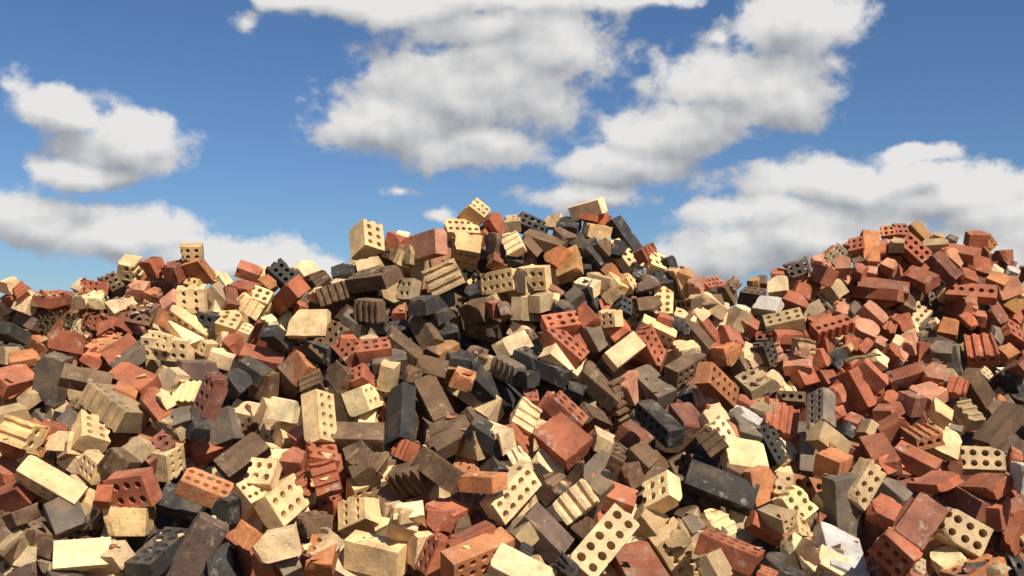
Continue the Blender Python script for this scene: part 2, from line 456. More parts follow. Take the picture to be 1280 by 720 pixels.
HAND, LOOSE = [], []
DATA = """c52 c -1825 4011 1034 -672 484 347 257 103 87
s r -2014 4053 971 -205 1297 2327 221 88 76
sb g -1752 3977 916 -770 -2007 -865 137 124 78
sb n -1796 3722 956 -146 -363 857 99 95 56
sb n -1831 3719 872 827 -479 995 136 102 78
sb t -1829 3717 866 585 -547 647 85 101 77
sb n -1652 3678 846 831 2076 1549 130 62 77
sb p -1754 3663 748 611 1930 -2238 149 77 78
sb t -1633 3614 798 687 1925 1614 130 39 77
s y -1523 3606 841 1125 211 341 187 98 75
sb y -1457 3650 827 167 1242 2380 187 82 79
sb k -1582 3581 774 1022 -2746 -37 105 181 40
c32b c -1533 4090 881 126 -3126 50 160 178 108
s k -1335 4121 940 871 225 -155 183 106 79
c52 k -1292 3726 821 221 -240 1330 268 106 72
s p -1178 3776 819 -1048 1374 1902 268 121 77
c52 k -1055 3767 729 -440 1146 -509 196 126 93
c32b r -1515 4059 1008 103 1623 2261 186 139 78
sb r -1606 3989 990 1078 -582 1623 73 62 74
fb n -1605 4143 1095 -587 -2603 -30 134 75 95
c32b c -1741 4228 1072 1050 1911 1924 149 93 77
sb y -1900 4417 1080 900 1949 2088 136 86 80
c52 o -1177 3888 1032 84 -2656 -579 189 106 73
c22b c -960 3909 1082 256 2758 1457 106 109 72
c32b c -1007 3896 999 907 32 919 93 101 128
c32b c -891 3912 973 -1514 -1271 398 174 137 86
fb r -853 4052 1015 741 -1779 1367 101 75 101
fb r -743 4051 1051 -158 -1850 370 135 78 101
sb k -1089 3869 967 -539 1441 1040 102 93 73
sb o -954 3688 888 605 -949 536 71 99 76
sb y -812 3509 897 -376 2114 2210 149 99 79
fb y -677 3636 864 -1318 -1026 -221 108 75 99
sb o -674 3610 835 543 -479 1469 130 98 76
sb n -754 3856 904 -761 2993 133 117 111 76
s n -640 4300 1096 -1807 -2171 -1352 261 96 98
sb n -479 4184 951 880 -449 218 132 107 81
c32b c -621 4137 896 255 -1223 1175 125 152 96
s c -504 3772 805 -207 -2250 1715 219 118 93
sb y -375 3713 970 -227 2674 1543 106 60 69
fb c -410 3705 973 -1108 -2761 -136 102 72 52
sb y -405 3756 914 450 -2711 1087 97 103 76
sb r -870 3609 801 -28 2995 -947 89 101 77
sb g -778 3565 803 -374 2476 -782 67 105 76
s n -291 4000 1091 1258 2205 1586 220 93 73
fb n -408 4099 1040 867 2450 727 188 76 118
s o -114 3927 1052 965 2917 119 167 95 66
sb r -251 3943 927 282 105 1151 151 131 76
sb r -275 3887 915 59 -2155 2215 112 82 74
s r -147 3672 875 56 -342 331 179 107 74
c52 o -121 3583 842 -1058 -535 377 257 98 88
s y 35 3508 803 845 276 -415 219 100 69
c52 y -4 4014 995 1517 79 1041 247 112 79
sb y 32 4113 1077 1715 2071 961 127 70 74
fb n 162 4121 1008 345 -1984 1204 91 91 122
fb y 237 3790 995 -295 -678 -120 145 75 101
sb g 327 3901 1010 -4 -1159 -794 112 136 77
sb n 281 3750 898 449 -882 309 65 100 76
s p 118 3709 897 -362 -2292 -661 192 111 77
sb t 49 3708 907 1534 2010 882 128 87 75
fb k 38 3620 837 -775 -781 1240 119 74 50
fb k 193 3472 827 -1254 -860 -503 48 73 98
c32b r -273 3678 823 352 -1158 336 137 115 79
sb y -347 3772 835 671 -1468 239 120 117 81
sb n -179 3824 882 -118 2851 287 63 100 76
c32b c -1474 4318 1087 517 1598 28 125 121 102
s r 381 3935 995 -267 -2728 -711 192 108 75
c52 y 318 3618 871 -1295 2305 1335 299 120 88
sb n 510 4022 1093 1614 35 703 184 91 75
c22b c 571 3851 1022 426 2189 936 124 115 80
sb t 519 3853 922 -344 -2048 -969 98 103 78
fb t 618 3816 864 -1469 -553 -546 98 77 103
sb n 700 4011 897 43 -453 244 91 102 79
sb g 682 3899 884 825 244 851 130 73 78
s k 825 4022 1019 -420 -2468 -1456 282 113 78
fb y 796 3920 884 -35 -1867 1082 126 78 104
sb n 885 4063 1074 -474 -2655 -574 76 96 73
sb o 987 4062 1026 1511 328 634 147 140 78
c22b t 1084 4072 1008 -445 -2806 -1300 81 109 76
c22b t 987 3764 944 -1358 -506 89 75 55 147
s r 958 3831 896 1007 524 -159 148 71 70
sb y 1049 3723 812 -330 -2250 -771 124 105 80
c32b c 1103 3927 858 226 -2210 -842 110 111 81
c32b c 1109 3980 959 -753 -1905 -1234 125 111 79
sb n 1147 3985 899 -172 -2438 -955 88 102 79
c52 r 783 3661 841 -656 -2770 -147 219 110 80
sb t 692 3510 816 -845 -2067 -426 101 100 76
c52 c 627 3853 799 1566 1148 -405 240 125 79
s r 446 3538 800 -1846 -2268 -571 243 137 77
sb k 906 3565 818 -527 -2455 -544 64 100 76
sb k 965 3538 768 -381 -2847 -208 83 101 77
sb n 1051 3732 825 842 1053 1609 132 86 80
c22b r 863 3469 781 -553 -2788 -70 58 108 75
sb o 1280 4036 1105 -1161 -2664 -434 105 105 95
c32b t 1369 3966 1039 1602 -422 973 175 94 76
sb r 1617 4387 1057 1079 101 682 131 83 76
s g 1293 3975 953 -801 -1347 -1067 243 119 82
sb w 1233 3831 787 730 -88 1504 242 165 83
c32b y 1160 3767 766 364 -2542 823 126 115 82
sb r 1436 3919 941 -896 -2608 -1131 106 100 76
sb g 1536 4102 984 -690 -2356 -579 121 100 76
s d 1445 3620 945 887 -247 849 225 115 74
sb r 1744 4161 1020 1625 2381 316 168 147 40
s r 1884 4018 1025 1626 2185 463 182 111 55
sb w 1982 3912 1067 1358 1215 1107 121 112 70
s d 1823 4053 958 1472 1482 1394 229 78 73
sb y 1556 3627 808 286 -417 209 109 100 77
c32b t 1610 3639 913 -667 -2230 -1636 165 116 77
c32b r 1347 3568 857 -205 -2034 944 138 128 64
sb r 1367 3496 777 -984 -2466 -507 51 99 76
c22b t 1399 3532 796 -413 -2638 -521 41 105 76
c32b o 1609 3551 785 50 -313 388 180 123 77
sb k 1599 3532 791 -943 -2773 -900 58 100 77
sb t 1676 3537 808 1026 467 803 127 45 76
sb r 1988 4016 829 506 -763 584 157 52 146
sb r 1903 3995 927 1547 467 899 151 99 80
sb o -2467 5108 1498 593 -63 485 143 99 75
sb r -2381 4820 1415 675 237 1185 196 125 73
sb r -2418 4812 1372 875 -1844 889 101 101 76
sb t -2350 4716 1248 340 -138 585 156 100 76
sb t -2318 4860 1332 346 -596 450 110 100 76
sb r -2278 5182 1595 -140 -2043 -2129 187 100 77
sb r -2121 5121 1509 -512 -1771 -2046 111 77 78
sb g -1887 5003 1514 376 -614 525 210 99 75
c52 y -1712 5005 1564 218 1879 2449 247 113 76
c22b y -1545 5053 1573 966 1974 2220 99 76 75
s p -1544 4952 1457 -1344 -478 579 191 90 74
s r -1788 4765 1412 -799 -2727 -1015 236 116 74
sb o -1782 4633 1350 410 -2611 -358 101 98 73
sb r -1592 4530 1303 -789 -2215 -1088 173 89 90
sb y -1625 4840 1417 1153 1993 1913 136 97 76
fb y -1516 4759 1347 -632 -2863 831 127 75 110
sb y -1555 4519 1338 1398 2501 763 117 47 71
c32b d -1337 4486 1356 719 -1113 490 187 107 74
sb g -1440 4444 1254 809 -285 186 87 95 74
sb k -1382 4432 1228 905 -1089 125 80 110 76
sb t -1496 4466 1222 539 1259 2174 169 87 76
sb r -1419 4733 1101 847 -64 610 166 111 76
q52 t -1783 4535 1297 -486 -2576 12 256 175 108
sb g -2210 4840 1419 1334 -1252 694 242 141 79
s n -1973 4669 1419 714 391 297 219 94 65
q22b c -2090 4307 1203 -376 -1253 41 112 114 152
sb y -1957 4414 1156 446 2297 1709 129 88 76
sb t -1918 4393 1120 411 1987 1402 109 58 76
sb o -2150 4371 1141 -265 -879 -2905 85 84 78
c32b c -1842 4420 1195 -1121 -2108 47 156 130 94
sb t -1582 4253 1137 389 -631 806 105 97 74
c32b d -1505 4312 1127 727 -449 753 143 110 76
sb n -2024 4496 1100 913 2033 1730 126 49 78
sb r -2049 4519 1192 558 -2780 -160 104 100 76
sb g -2031 4651 1233 359 -750 618 87 100 76
s r -1219 4908 1509 75 -2754 -827 206 107 74
sb k -1239 4823 1456 -195 -2532 -512 146 98 74
sb y -1445 5012 1514 154 -2753 -421 121 98 75
sb k -1296 4734 1408 -66 -1963 -826 108 111 80
sb o -1022 4880 1469 1461 1868 1875 186 119 77
sb k -925 4851 1555 816 1455 2195 197 93 74
c32b r -781 4770 1549 -1361 -2322 -1375 142 88 72
c32b r -652 4765 1555 -347 2931 891 156 104 71
s g -584 4771 1503 -374 2906 940 166 104 72
c22b r -707 4710 1422 181 2328 1133 97 86 97
sb n -802 4740 1436 1405 1845 1874 170 108 75
fb n -951 4799 1398 -839 -1817 495 125 75 106
s n -1076 4884 1413 -1058 -918 -2452 162 110 78
sb n -1192 4843 1382 1150 -1413 622 125 123 78
sb y -1264 4786 1254 -31 -2823 -822 114 102 79
sb y -1151 4783 1258 1422 1621 1594 166 122 80
c22b n -1242 4774 1221 -1477 -1823 -1682 106 93 81
sb g -1353 4736 1197 11 2031 1772 153 156 81
s n -1129 4242 1111 961 -308 782 207 109 76
sb y -1031 4548 1289 420 2215 2129 134 98 69
c52 c -827 4336 1264 -681 -1776 -147 226 111 93
c32b c -687 4701 1329 1122 677 1152 183 119 115
sb y -583 4731 1442 -505 -1732 -2536 84 130 114
sb n -487 4780 1447 1155 1708 1633 126 69 74
sb r -597 4780 1284 1168 1576 1858 144 75 79
s n -663 4370 1185 90 -2922 -997 220 108 75
s k -511 4634 1257 162 -1268 959 279 118 79
fb r -471 4529 1108 -1225 -2544 404 126 79 91
fb n -608 4265 1080 -49 -2473 1207 141 76 103
sb r -899 4169 1104 -51 -2923 -870 98 97 74
c22b r -802 4249 1110 547 -2720 -640 129 122 76
sb n -387 4804 1463 -71 -2536 -1383 154 99 75
s n -370 4727 1321 -1109 -2021 -990 232 111 78
sb n -378 4988 1535 -697 -2624 -694 90 94 75
sb k -283 4981 1522 562 -2805 -572 122 155 46
sb n -174 5028 1516 -26 -2706 -629 102 100 76
sb o -233 4846 1413 -83 -2769 -570 105 99 76
sb k -197 4999 1509 -220 -1531 -663 87 107 77
s y -167 5003 1319 1288 2227 1621 327 118 94
s k -105 4935 1351 115 -2125 -883 263 122 82
fb g -20 4894 1456 -1198 -2606 -336 173 76 98
sb k 67 4770 1421 906 1575 1700 127 74 75
c22b r 88 4743 1320 144 -2932 -812 65 110 76
c51 k 150 4922 1472 -706 -2702 -351 300 108 83
sb k 301 4777 1357 -328 -2639 -802 83 100 76
sb y 252 4915 1508 -1 -2141 -1085 196 126 77
c22b r 314 4954 1538 -231 -2534 -684 99 108 75
s n 426 4932 1382 -168 -2340 -692 234 134 79
c32b r 241 4536 1279 -275 -2355 -506 187 110 76
s n 387 4767 1237 619 640 851 204 98 60
sb y 393 4413 1159 -105 -2663 -340 85 100 76
fb y 54 4476 1254 -225 -1022 658 138 75 107
sb r 224 4312 1173 -1217 -2381 -1237 202 159 76
sb r 4 4374 1166 136 -2126 -478 144 111 77
s k -106 4325 1191 -161 -2479 -563 180 108 75
sb t -178 4359 1167 744 1484 1910 169 129 77
fb y -67 4338 1181 1388 2734 572 173 75 103
fb y 31 4148 1111 -1046 -439 -148 73 73 97
s n -250 4362 1179 703 -484 236 178 100 72
sb n -270 4421 1214 410 -382 77 163 99 75
sb n -379 4682 1182 1301 1554 1561 147 100 81
c32b r 700 5131 1512 -562 -2638 -1393 150 113 78
s g 698 4998 1375 -1423 -2328 -817 243 116 79
c52 n 860 5014 1458 -991 -707 404 237 104 83
fb n 508 4962 1326 733 -1692 686 167 81 112
sb i 584 5006 1365 -162 -1735 -976 130 129 82
c52 o 961 4730 1388 1151 954 335 286 111 79
fb i 917 4769 1328 -578 -195 -144 110 76 99
sb d 728 4229 1272 -1505 -2202 -518 145 105 70
sb y 835 4212 1277 788 89 571 121 93 70
sb w 1045 4548 1241 -639 -2623 -521 141 98 75
sb g 996 4516 1245 -487 -2119 -634 78 99 75
c52 k 618 4236 1255 -597 -1740 1134 248 84 84
s d 543 4494 1170 -540 -2484 -399 142 109 76
sb n 513 4027 1135 -608 -2260 -803 111 95 72
fb n 416 4011 1129 -706 -929 923 112 70 58
fb n 811 4111 1191 -534 -2165 156 118 71 87
c32b y 850 4148 1208 -430 -2003 -886 140 105 72
sb o 886 4208 1217 239 -2404 -623 92 106 72
c52 k 1141 4504 1136 -654 -1950 -773 176 113 78
sb g 1039 4471 1184 -71 -2767 -692 110 99 75
sb y 945 4132 1123 215 -2615 -1202 173 138 74
sb y 1213 4552 1103 -643 -2113 -492 121 104 79
fb r 1205 4575 1245 414 -2649 714 164 76 146
c22b t 1236 5153 1384 630 -415 326 130 146 74
c31b n 1359 4910 1315 592 2480 1483 140 55 76
sb t 1146 4580 1280 290 -450 491 85 89 73
sb r 1098 4823 1290 -297 -2643 -490 61 101 77
sb y 1327 5151 1396 -163 -2183 -599 86 103 79
fb y 1389 5171 1340 163 -2717 1501 104 78 107
sb i 1471 5173 1480 758 -235 -388 143 92 74
sb r 1496 5167 1415 -1055 -1895 -863 115 102 78
c32b k 1309 5243 1537 -316 -1600 -1162 117 84 111
sb y 1218 5261 1530 -290 -2194 -1200 77 103 78
sb n 1184 5236 1487 -318 -1955 -762 96 105 79
sb o 1098 5215 1524 -404 -1670 -752 94 105 79
sb r 1058 5253 1536 -974 -2666 -666 70 97 78
c52 g 1358 4434 1292 -147 -1022 872 200 98 77
sb r 1618 5292 1506 -568 -1882 -482 107 100 76
sb k 1736 5410 1502 -304 -1757 -1332 75 115 78
sb r 1612 5189 1403 -830 -2005 -720 77 101 77
s r 1731 5057 1355 106 -1936 526 205 101 69
s r 1902 5350 1419 520 -2120 1164 175 85 77
sb y 1973 5437 1482 -268 -2359 -861 87 98 76
s r 2129 5420 1409 484 -434 -299 194 107 68
sb r 2104 5570 1524 214 -2442 -918 124 123 77
sb r 2327 5734 1534 1293 1255 1263 135 116 79
sb g 2397 5628 1541 635 2716 1165 118 98 75
q32b r 2628 5645 1545 -704 48 -356 156 115 160
sb o 2889 5883 1522 -1184 -2186 -986 89 99 76
s d 2821 5622 1441 1602 1934 298 263 135 73
s n 2407 5227 1351 -183 -1700 -1427 203 106 77
c22b t 2584 5537 1399 -764 -2307 -616 68 110 76
sb i 2138 5182 1326 -1679 -2452 -1010 156 110 76
sb i 2220 5295 1423 730 2672 1419 102 98 75
fb r 2276 5153 1359 -585 -2573 610 90 74 98
fb t 2256 4992 1232 -350 -1666 947 135 75 102
s n 2299 4756 1193 222 -765 238 247 111 76
sb k 2780 5609 1385 -38 -1750 -1155 97 124 79
sb c 1996 4712 1258 -411 -2415 -816 94 94 68
sb g 2116 4828 1161 -700 -2742 -580 54 100 76
sb d 1974 5004 1287 1136 1622 1894 102 101 110
sb r 1860 4996 1303 -610 -2481 -996 66 98 75
sb r 1832 4918 1257 261 -110 -660 105 143 56
sb r 1563 4859 1245 18 -2806 -938 56 95 76
sb r 1602 4994 1331 -605 -1897 -450 97 100 76
sb r 1599 4751 1207 -738 -2713 -601 60 98 75
sb r 1802 4785 1188 271 -575 -126 125 100 77
s r 1618 4450 1097 -2092 -1990 -698 228 111 76
sb k 1551 4699 1168 -355 -2317 -1012 49 96 77
s t 1314 4199 1182 42 -1913 -1435 187 92 72
q32b o 1888 4663 1160 -1317 -208 -119 124 66 158
s r 1793 4501 1066 -842 -2625 -550 193 110 76
sb y 2016 4719 1122 -250 -2178 -1650 125 124 80
c32b t 2098 4511 1064 417 2530 1506 173 111 76
sb r 2306 4646 1063 -340 -2715 -970 53 94 76
sb y -2804 5600 1909 659 1266 2201 151 78 75
sb y -2874 5703 1793 264 1144 2079 138 77 78
fb r -2690 5532 1857 -740 -2181 499 112 73 67
sb r -2802 5621 1834 291 1211 2178 141 59 76
sb y -2672 5533 1811 986 -961 851 123 100 76
s r -2547 5589 1831 243 -49 1422 240 119 62
sb y -2437 5707 1896 1214 2423 1185 129 80 76
c32b r -2357 5656 1895 401 2193 1845 144 75 76
sb y -2381 5590 1821 400 1523 2084 136 77 77
sb y -2278 5526 1825 416 -2966 -818 70 95 75
c32b n -2271 5724 1918 -997 -2291 -1097 147 79 77
q22b c -2208 5796 2020 -669 907 1464 104 105 125
sb r -2054 5726 2021 582 1219 2164 162 99 76
sb i -2099 5636 1882 0 -2885 -891 104 98 76
sb o -1988 5594 1840 -491 -2671 -703 85 90 76
sb y -2144 5526 1782 844 -121 822 149 101 76
sb r -2047 5368 1707 526 -932 659 121 99 75
sb p -1945 5386 1749 -506 -2894 -792 92 89 74
c32b n -1984 5355 1720 58 -2399 -1521 139 99 69
sb o -1864 5371 1717 1218 2025 1392 129 82 75
sb i -1862 5496 1802 806 -671 199 92 100 76
sb r -1914 5690 1989 275 1443 2405 99 103 102
c22b c -1816 5681 2102 178 -1722 -2472 120 87 87
c21b c -1821 5737 1921 707 2606 1604 104 53 77
c32b c -1612 5054 1806 1364 -1306 1222 135 138 71
s k -2660 5222 1650 286 569 2700 300 133 65
sb p -2670 5573 1715 -653 -2256 -1928 134 91 78
s o -2109 5208 1566 551 -242 1107 170 97 74
s r -1971 5097 1542 724 -550 563 172 109 75
sb r -2160 5406 1662 760 -544 -26 102 110 77
sb i -2012 5378 1684 510 1470 2407 171 71 77
c32b r -2277 5483 1693 654 2109 1810 152 80 77
sb y -1635 5050 1637 -720 -2302 -786 184 114 73
c32b c -1737 4995 1596 668 2115 2050 144 84 73
c51b c -1613 5041 1701 465 -2414 883 230 52 73
s o -1803 5738 2001 -664 426 1209 180 130 67
sb y -1526 5170 1792 800 1845 1666 123 98 72
s r -1533 5839 2001 114 -2668 -740 136 103 63
s r -1406 5279 1870 -932 -2855 -648 166 93 58
c32b k -1286 5609 1967 -534 -2209 -1137 139 108 76
sb o -1354 5548 1899 -384 -2416 -692 89 97 75
s r -1198 5396 1842 173 1152 1809 270 100 99
sb y -1187 5706 1998 1021 247 1093 131 100 77
fb n -1061 5625 1929 -786 -2087 655 121 75 93
fb n -963 5380 1850 18 -334 143 156 74 99
sb y -952 5596 1905 -135 2903 419 81 99 76
sb k -953 5693 1980 734 -306 130 133 101 77
c22b c -1304 5205 1823 -121 -2517 -1209 107 91 61
fb y -1352 5185 1778 46 -2575 -90 144 73 87
c32b c -1439 5108 1689 740 -254 1453 144 116 73
c22b c -1374 5157 1636 65 -2688 -643 68 106 74
sb r -1399 5061 1593 1361 2510 1271 126 82 74
sb d -1454 5155 1807 1044 -915 -7 70 110 72
sb t -1507 5144 1834 176 -2218 -462 123 95 71
c22b k -1535 5061 1693 -549 -2037 -2259 103 95 73
sb y -1468 5114 1633 1152 1697 1923 149 96 75
sb y -1293 5376 1685 -675 2745 579 68 106 76
sb y -980 4869 1680 142 2382 1928 189 132 71
s k -1125 4907 1592 -371 437 1025 213 95 67
c52b n -871 4838 1600 951 -716 562 187 105 73
s g -830 5340 1690 -79 -2547 -580 152 106 70
sb n -911 5449 1750 1235 2063 1458 132 92 77
fb n -746 5267 1759 -797 -2977 -367 156 74 116
sb r -797 4826 1596 761 -2835 -462 77 106 71
sb y -737 5202 1584 -569 2809 304 82 106 76
sb y -1061 5483 1851 948 1273 1917 143 69 76
sb r -1168 5519 1773 564 -2753 -468 70 108 77
c52 n -757 5498 1937 952 2708 621 297 146 83
sb t -806 5686 2014 751 -240 225 148 100 76
c32b c -849 5850 2179 -1030 -1797 -319 195 135 160
sb r -672 5827 2178 996 1782 2044 144 86 76
sb y -646 5839 2189 -43 -2859 -623 82 99 75
c21b n -699 5807 2100 1182 1891 1592 105 69 77
sb y -639 5780 2076 1312 1812 1529 131 81 77
sb t -583 5726 2084 872 1806 1629 131 111 76
s i -472 5641 2136 692 1745 1619 248 143 83
c52b c -298 5913 2252 418 -2703 -1251 199 118 76
c32b c -262 5773 2116 208 -2865 899 150 166 133
c32b c -221 5960 2354 -187 -2372 -791 127 130 122
sb r -96 5926 2287 -357 -1905 -1052 136 102 76
fb y 7 5653 2144 -604 -1979 133 135 73 102
sb p -94 5718 2153 1102 1598 1749 133 122 75
sb d -86 5688 2056 389 -2394 -988 93 119 76
c22b k 10 5697 2059 79 -2555 -997 93 112 76
fb t -347 5079 1921 81 -2013 -51 141 70 178
c22b t -565 5486 1874 734 2104 1663 105 121 76
c52 c -62 5645 1930 544 1807 1765 236 126 77
sb k -218 5532 1852 -192 2627 984 84 100 76
sb y 72 5533 1939 677 -1604 380 149 104 77
c22b c 146 5475 1942 418 1686 2157 119 129 76
sb r -606 5407 1747 -30 2985 976 70 100 76
s k -407 5093 1793 1510 710 1007 285 83 109
sb k -363 5086 1728 1736 309 851 115 64 83
sb k -605 5274 1646 59 2893 889 119 100 76
s n -433 5048 1642 -1645 -1810 -1939 215 95 74
sb n -527 4838 1565 -81 -2366 -640 191 97 73
sb a -333 4993 1544 506 -330 612 130 98 75
sb k -328 5260 1639 -74 2737 1011 104 100 76
sb n -200 5374 1757 425 1283 2009 164 116 77
sb r -92 5316 1768 1089 1317 1708 138 82 75
sb p -37 5243 1760 -1356 -1748 -1194 95 64 74
s t 72 5312 1765 1427 871 821 213 123 66
sb t 155 5295 1802 1590 641 874 137 91 74
s y 4 5092 1574 1080 375 1005 227 98 75
c22b n 67 5247 1618 -302 -2088 -488 76 111 77
s n -146 5412 1660 615 1269 2345 216 100 79
sb y -100 5374 1646 -190 2760 396 70 102 77
sb t -2591 5180 1526 759 1774 1811 131 90 77
c42b k 117 5989 2281 -368 -2541 -1056 190 111 77
c32b t 4 5985 2299 159 2940 740 103 109 76
sb y 264 5975 2308 998 1934 1623 127 85 76
sb k 339 5878 2268 -511 -2812 -1051 116 98 75
s y 442 5835 2365 332 1480 2014 214 87 72
q32b r 492 5875 2322 107 260 1017 179 120 81
s k 654 5889 2212 -472 -2067 -729 233 111 77
s n 186 5783 2164 -524 -2772 -680 244 109 75
sb n 319 5847 2203 647 139 743 177 118 75
c22b c 492 5829 2234 338 -1351 92 83 120 140
sb n 100 5739 2126 -214 -2172 -886 123 101 76
sb o 264 5708 2075 1360 2078 1516 132 120 76
s a 323 5689 2032 131 -884 1316 225 139 68
s k 469 5773 2095 -146 -2055 -1037 142 102 69
sb k 405 5810 2156 -1202 -2567 -1275 152 109 76
sb n 523 5786 2130 -177 -2118 -931 99 103 76
sb o 545 5580 1981 1871 2096 927 126 76 75
s k 640 5844 2108 1383 1192 620 204 90 63
c52 c 660 5831 2088 -910 -2091 -881 223 111 77
fb r 755 5659 2092 -61 -485 763 120 74 75
c22b c 809 5660 2031 330 -2506 -1036 113 130 76
s k 849 5602 1944 -2065 -1873 -798 227 91 75
sb k 876 5668 2030 -265 -1744 -748 77 102 76
c52b c 916 5557 1919 453 -1987 28 172 123 40
sb a 949 5528 1949 -13 -2702 -709 98 99 75
sb t 1001 5445 1835 548 2750 1276 67 97 75
sb y 421 5517 1897 -1057 -2774 -867 133 100 75
sb c 549 5509 1889 1698 1628 1655 177 128 77
sb t 504 5530 1924 -867 -2794 -299 153 100 74
s k 428 5509 1835 19 -1867 -759 164 109 77
sb g 344 5422 1825 641 -720 41 80 101 76
sb d 229 5458 1849 -184 -2529 -359 82 99 75
sb y 204 5366 1816 -33 -2634 -602 77 98 74
sb k 265 5358 1764 -245 -2537 -693 110 99 75
c32b r 247 4987 1679 723 -52 293 190 107 72
c52 r 253 4927 1571 -380 -2357 -677 226 114 87
sb r 376 4993 1708 -1623 -2069 -1606 124 90 72
s g 414 5000 1623 -483 -1801 -1111 139 103 72
c22b c 492 4983 1708 594 -1535 700 86 97 70
sb r 533 5007 1646 1015 -597 333 109 97 74
s y 549 4952 1546 1210 -273 704 198 97 73
c52 c 737 5165 1637 275 -2446 1217 189 114 78
c42b r 692 5099 1571 -159 -1819 -946 188 123 78
sb n 738 5414 1778 820 -140 39 125 100 76
c42b c 822 5443 1801 645 -777 1265 196 104 76
c22b c 635 5512 1917 12 -1970 -802 93 116 76
sb p 737 5440 1898 1391 -308 123 119 55 74
sb n 743 5611 1928 140 2951 817 77 100 76
sb k 688 5568 1950 -355 -2637 -865 58 99 75
sb r 532 5492 1778 -102 2612 1151 86 101 77
c22b k 593 5383 1772 99 -2380 -1092 76 114 76
c31b n 941 5367 1793 876 1508 1587 148 52 75
sb y 909 5307 1707 -255 -2753 -731 114 99 75
sb y 984 5342 1737 -499 -2102 -938 93 100 76
fb k 857 5211 1660 366 -2414 1174 111 75 100
fb y 894 5143 1550 -955 -1672 916 122 76 105
sb r 785 5191 1697 -211 -2830 -479 84 97 74
sb n 1055 5385 1790 61 2937 911 150 98 74
s r 1034 5337 1638 -218 -2130 -621 151 111 77
s n 962 5269 1624 -318 -2187 -704 220 113 78
c42b r 1099 5552 1897 701 144 784 175 82 75
sb i 1006 5474 1908 1546 462 1316 160 76 75
sb k 1092 5489 1854 348 3029 601 63 98 75
sb y 1082 5379 1788 -359 -2523 -358 154 98 75
sb n 1191 5583 1859 -138 -1971 -814 119 107 77
fb n 1225 5602 1899 312 -2138 974 67 75 100
c32b n 1361 5689 1851 -949 -2886 -603 126 108 76
sb a 1400 5776 1921 609 2916 447 56 99 76
sb n 1426 5791 1926 -253 -2859 -895 79 100 76
sb y 1534 5782 1915 394 2282 1588 106 99 76
sb r 1555 5887 1973 -211 -3019 -640 71 100 76
c32b g 1702 5986 2031 -50 1767 2102 149 88 77
s r 1846 5943 1985 1628 1489 1125 228 109 75
sb i 1868 6131 2081 -579 -2890 -955 73 100 76
c32b t 2072 6338 2129 1878 1761 1363 155 121 79
sb i 2017 6086 2054 376 2616 1353 79 98 75
sb i 2013 6145 1983 -115 -2213 -1108 84 106 77
sb t 1917 5959 1893 -641 -1971 -1030 102 110 86
sb r 1670 5801 1878 -146 -2285 -1352 93 105 76
sb r 1611 5718 1814 -424 -2592 -1058 132 100 76
sb w 1426 5575 1786 924 2556 1290 126 99 75
c42 t 1480 5473 1700 595 -273 -116 207 111 77
sb r 1476 5384 1619 271 18 -54 143 105 57
q52 r 1718 5402 1666 643 -220 228 215 98 72
sb r 1737 5645 1701 299 -250 15 135 100 76
sb i 1907 5821 1762 -427 -2755 -997 71 99 76
sb r 1258 5401 1683 -284 -2466 -790 114 100 76
sb r 1153 5328 1614 784 -141 1700 190 98 77
sb o 1128 5207 1533 334 -561 187 91 101 77
sb t 1213 5410 1718 1577 1708 1308 131 109 77
sb y 1243 5430 1745 -448 -2796 -357 80 98 75
sb i 1484 5194 1557 1546 1394 1082 127 69 74
fb t 1499 5172 1570 327 -1555 122 71 73 100
sb r 1682 5425 1592 -306 -1606 -869 99 107 76
sb y 1258 5261 1512 171 -499 76 74 101 78
sb g 1993 5902 1776 -383 -1999 -1101 62 100 77
c22b r 2164 6264 2185 595 2418 1154 97 107 74
s o 2234 6248 2176 932 -887 1234 218 101 74
c22b o 2475 6587 2309 318 2384 1578 91 76 69
c22b d 2578 6643 2314 127 2828 1321 89 108 76
s a 2732 6725 2318 -799 -2152 -837 152 110 76
sb a 2838 6672 2272 -716 -2684 -565 64 100 76
c22b g 2892 6606 2250 -596 -2610 -608 75 109 75
sb r 3078 6636 2272 1959 -96 -97 128 91 106
c32b o 3141 6643 2240 -556 -1775 -1481 98 104 75
sb d 3308 6757 2174 991 1351 1558 117 73 74
sb t 2500 6492 2222 685 2867 818 90 99 75
sb t 2782 6574 2217 552 2869 756 157 99 75
c42 r 2598 6480 2184 -855 -2063 -1365 195 122 81
sb r 2882 6460 2162 1375 2668 886 253 106 74
s d 2720 6310 2056 -792 -2145 -910 205 109 75
sb i 2822 6418 2123 -544 -2128 -1217 126 100 76
sb r 3022 6517 2090 -220 -2290 -1798 162 110 76
sb o 3111 6418 1979 -1130 -2475 -1209 117 98 74
sb y 3131 6474 2034 -683 -2710 -885 67 98 74
sb w 3362 6739 2054 -774 -2659 -831 88 100 76
sb r 2874 6344 1996 88 -2521 -1082 118 111 75
sb i 2385 6318 2060 -1125 -2433 -1280 83 78 81
sb r 2568 6307 1988 -1638 -2403 -999 203 121 76
s r 2241 6139 1883 -1152 -2765 64 297 114 72
s d 2267 6138 1917 -537 -2843 -1100 299 110 76
sb n 2181 6238 2095 632 -453 -293 114 104 77
sb r 2142 6162 2027 -1061 -2545 -1262 67 95 76
sb i 2223 6214 2024 -426 -2708 -1217 67 99 76
c51 r 2878 6296 1897 592 2678 1367 296 108 75
sb i 3163 6419 1935 1708 -73 432 173 117 77
sb a 3199 6450 1837 -506 -1906 -1816 106 95 77
s r 2828 6341 1800 1608 1480 1215 240 123 79
sb i 2846 6254 1833 91 -2241 -1954 75 88 77
sb o 2550 5882 1671 678 2551 1634 112 106 76
sb r 2762 6059 1715 -1536 -1997 -1493 92 63 70
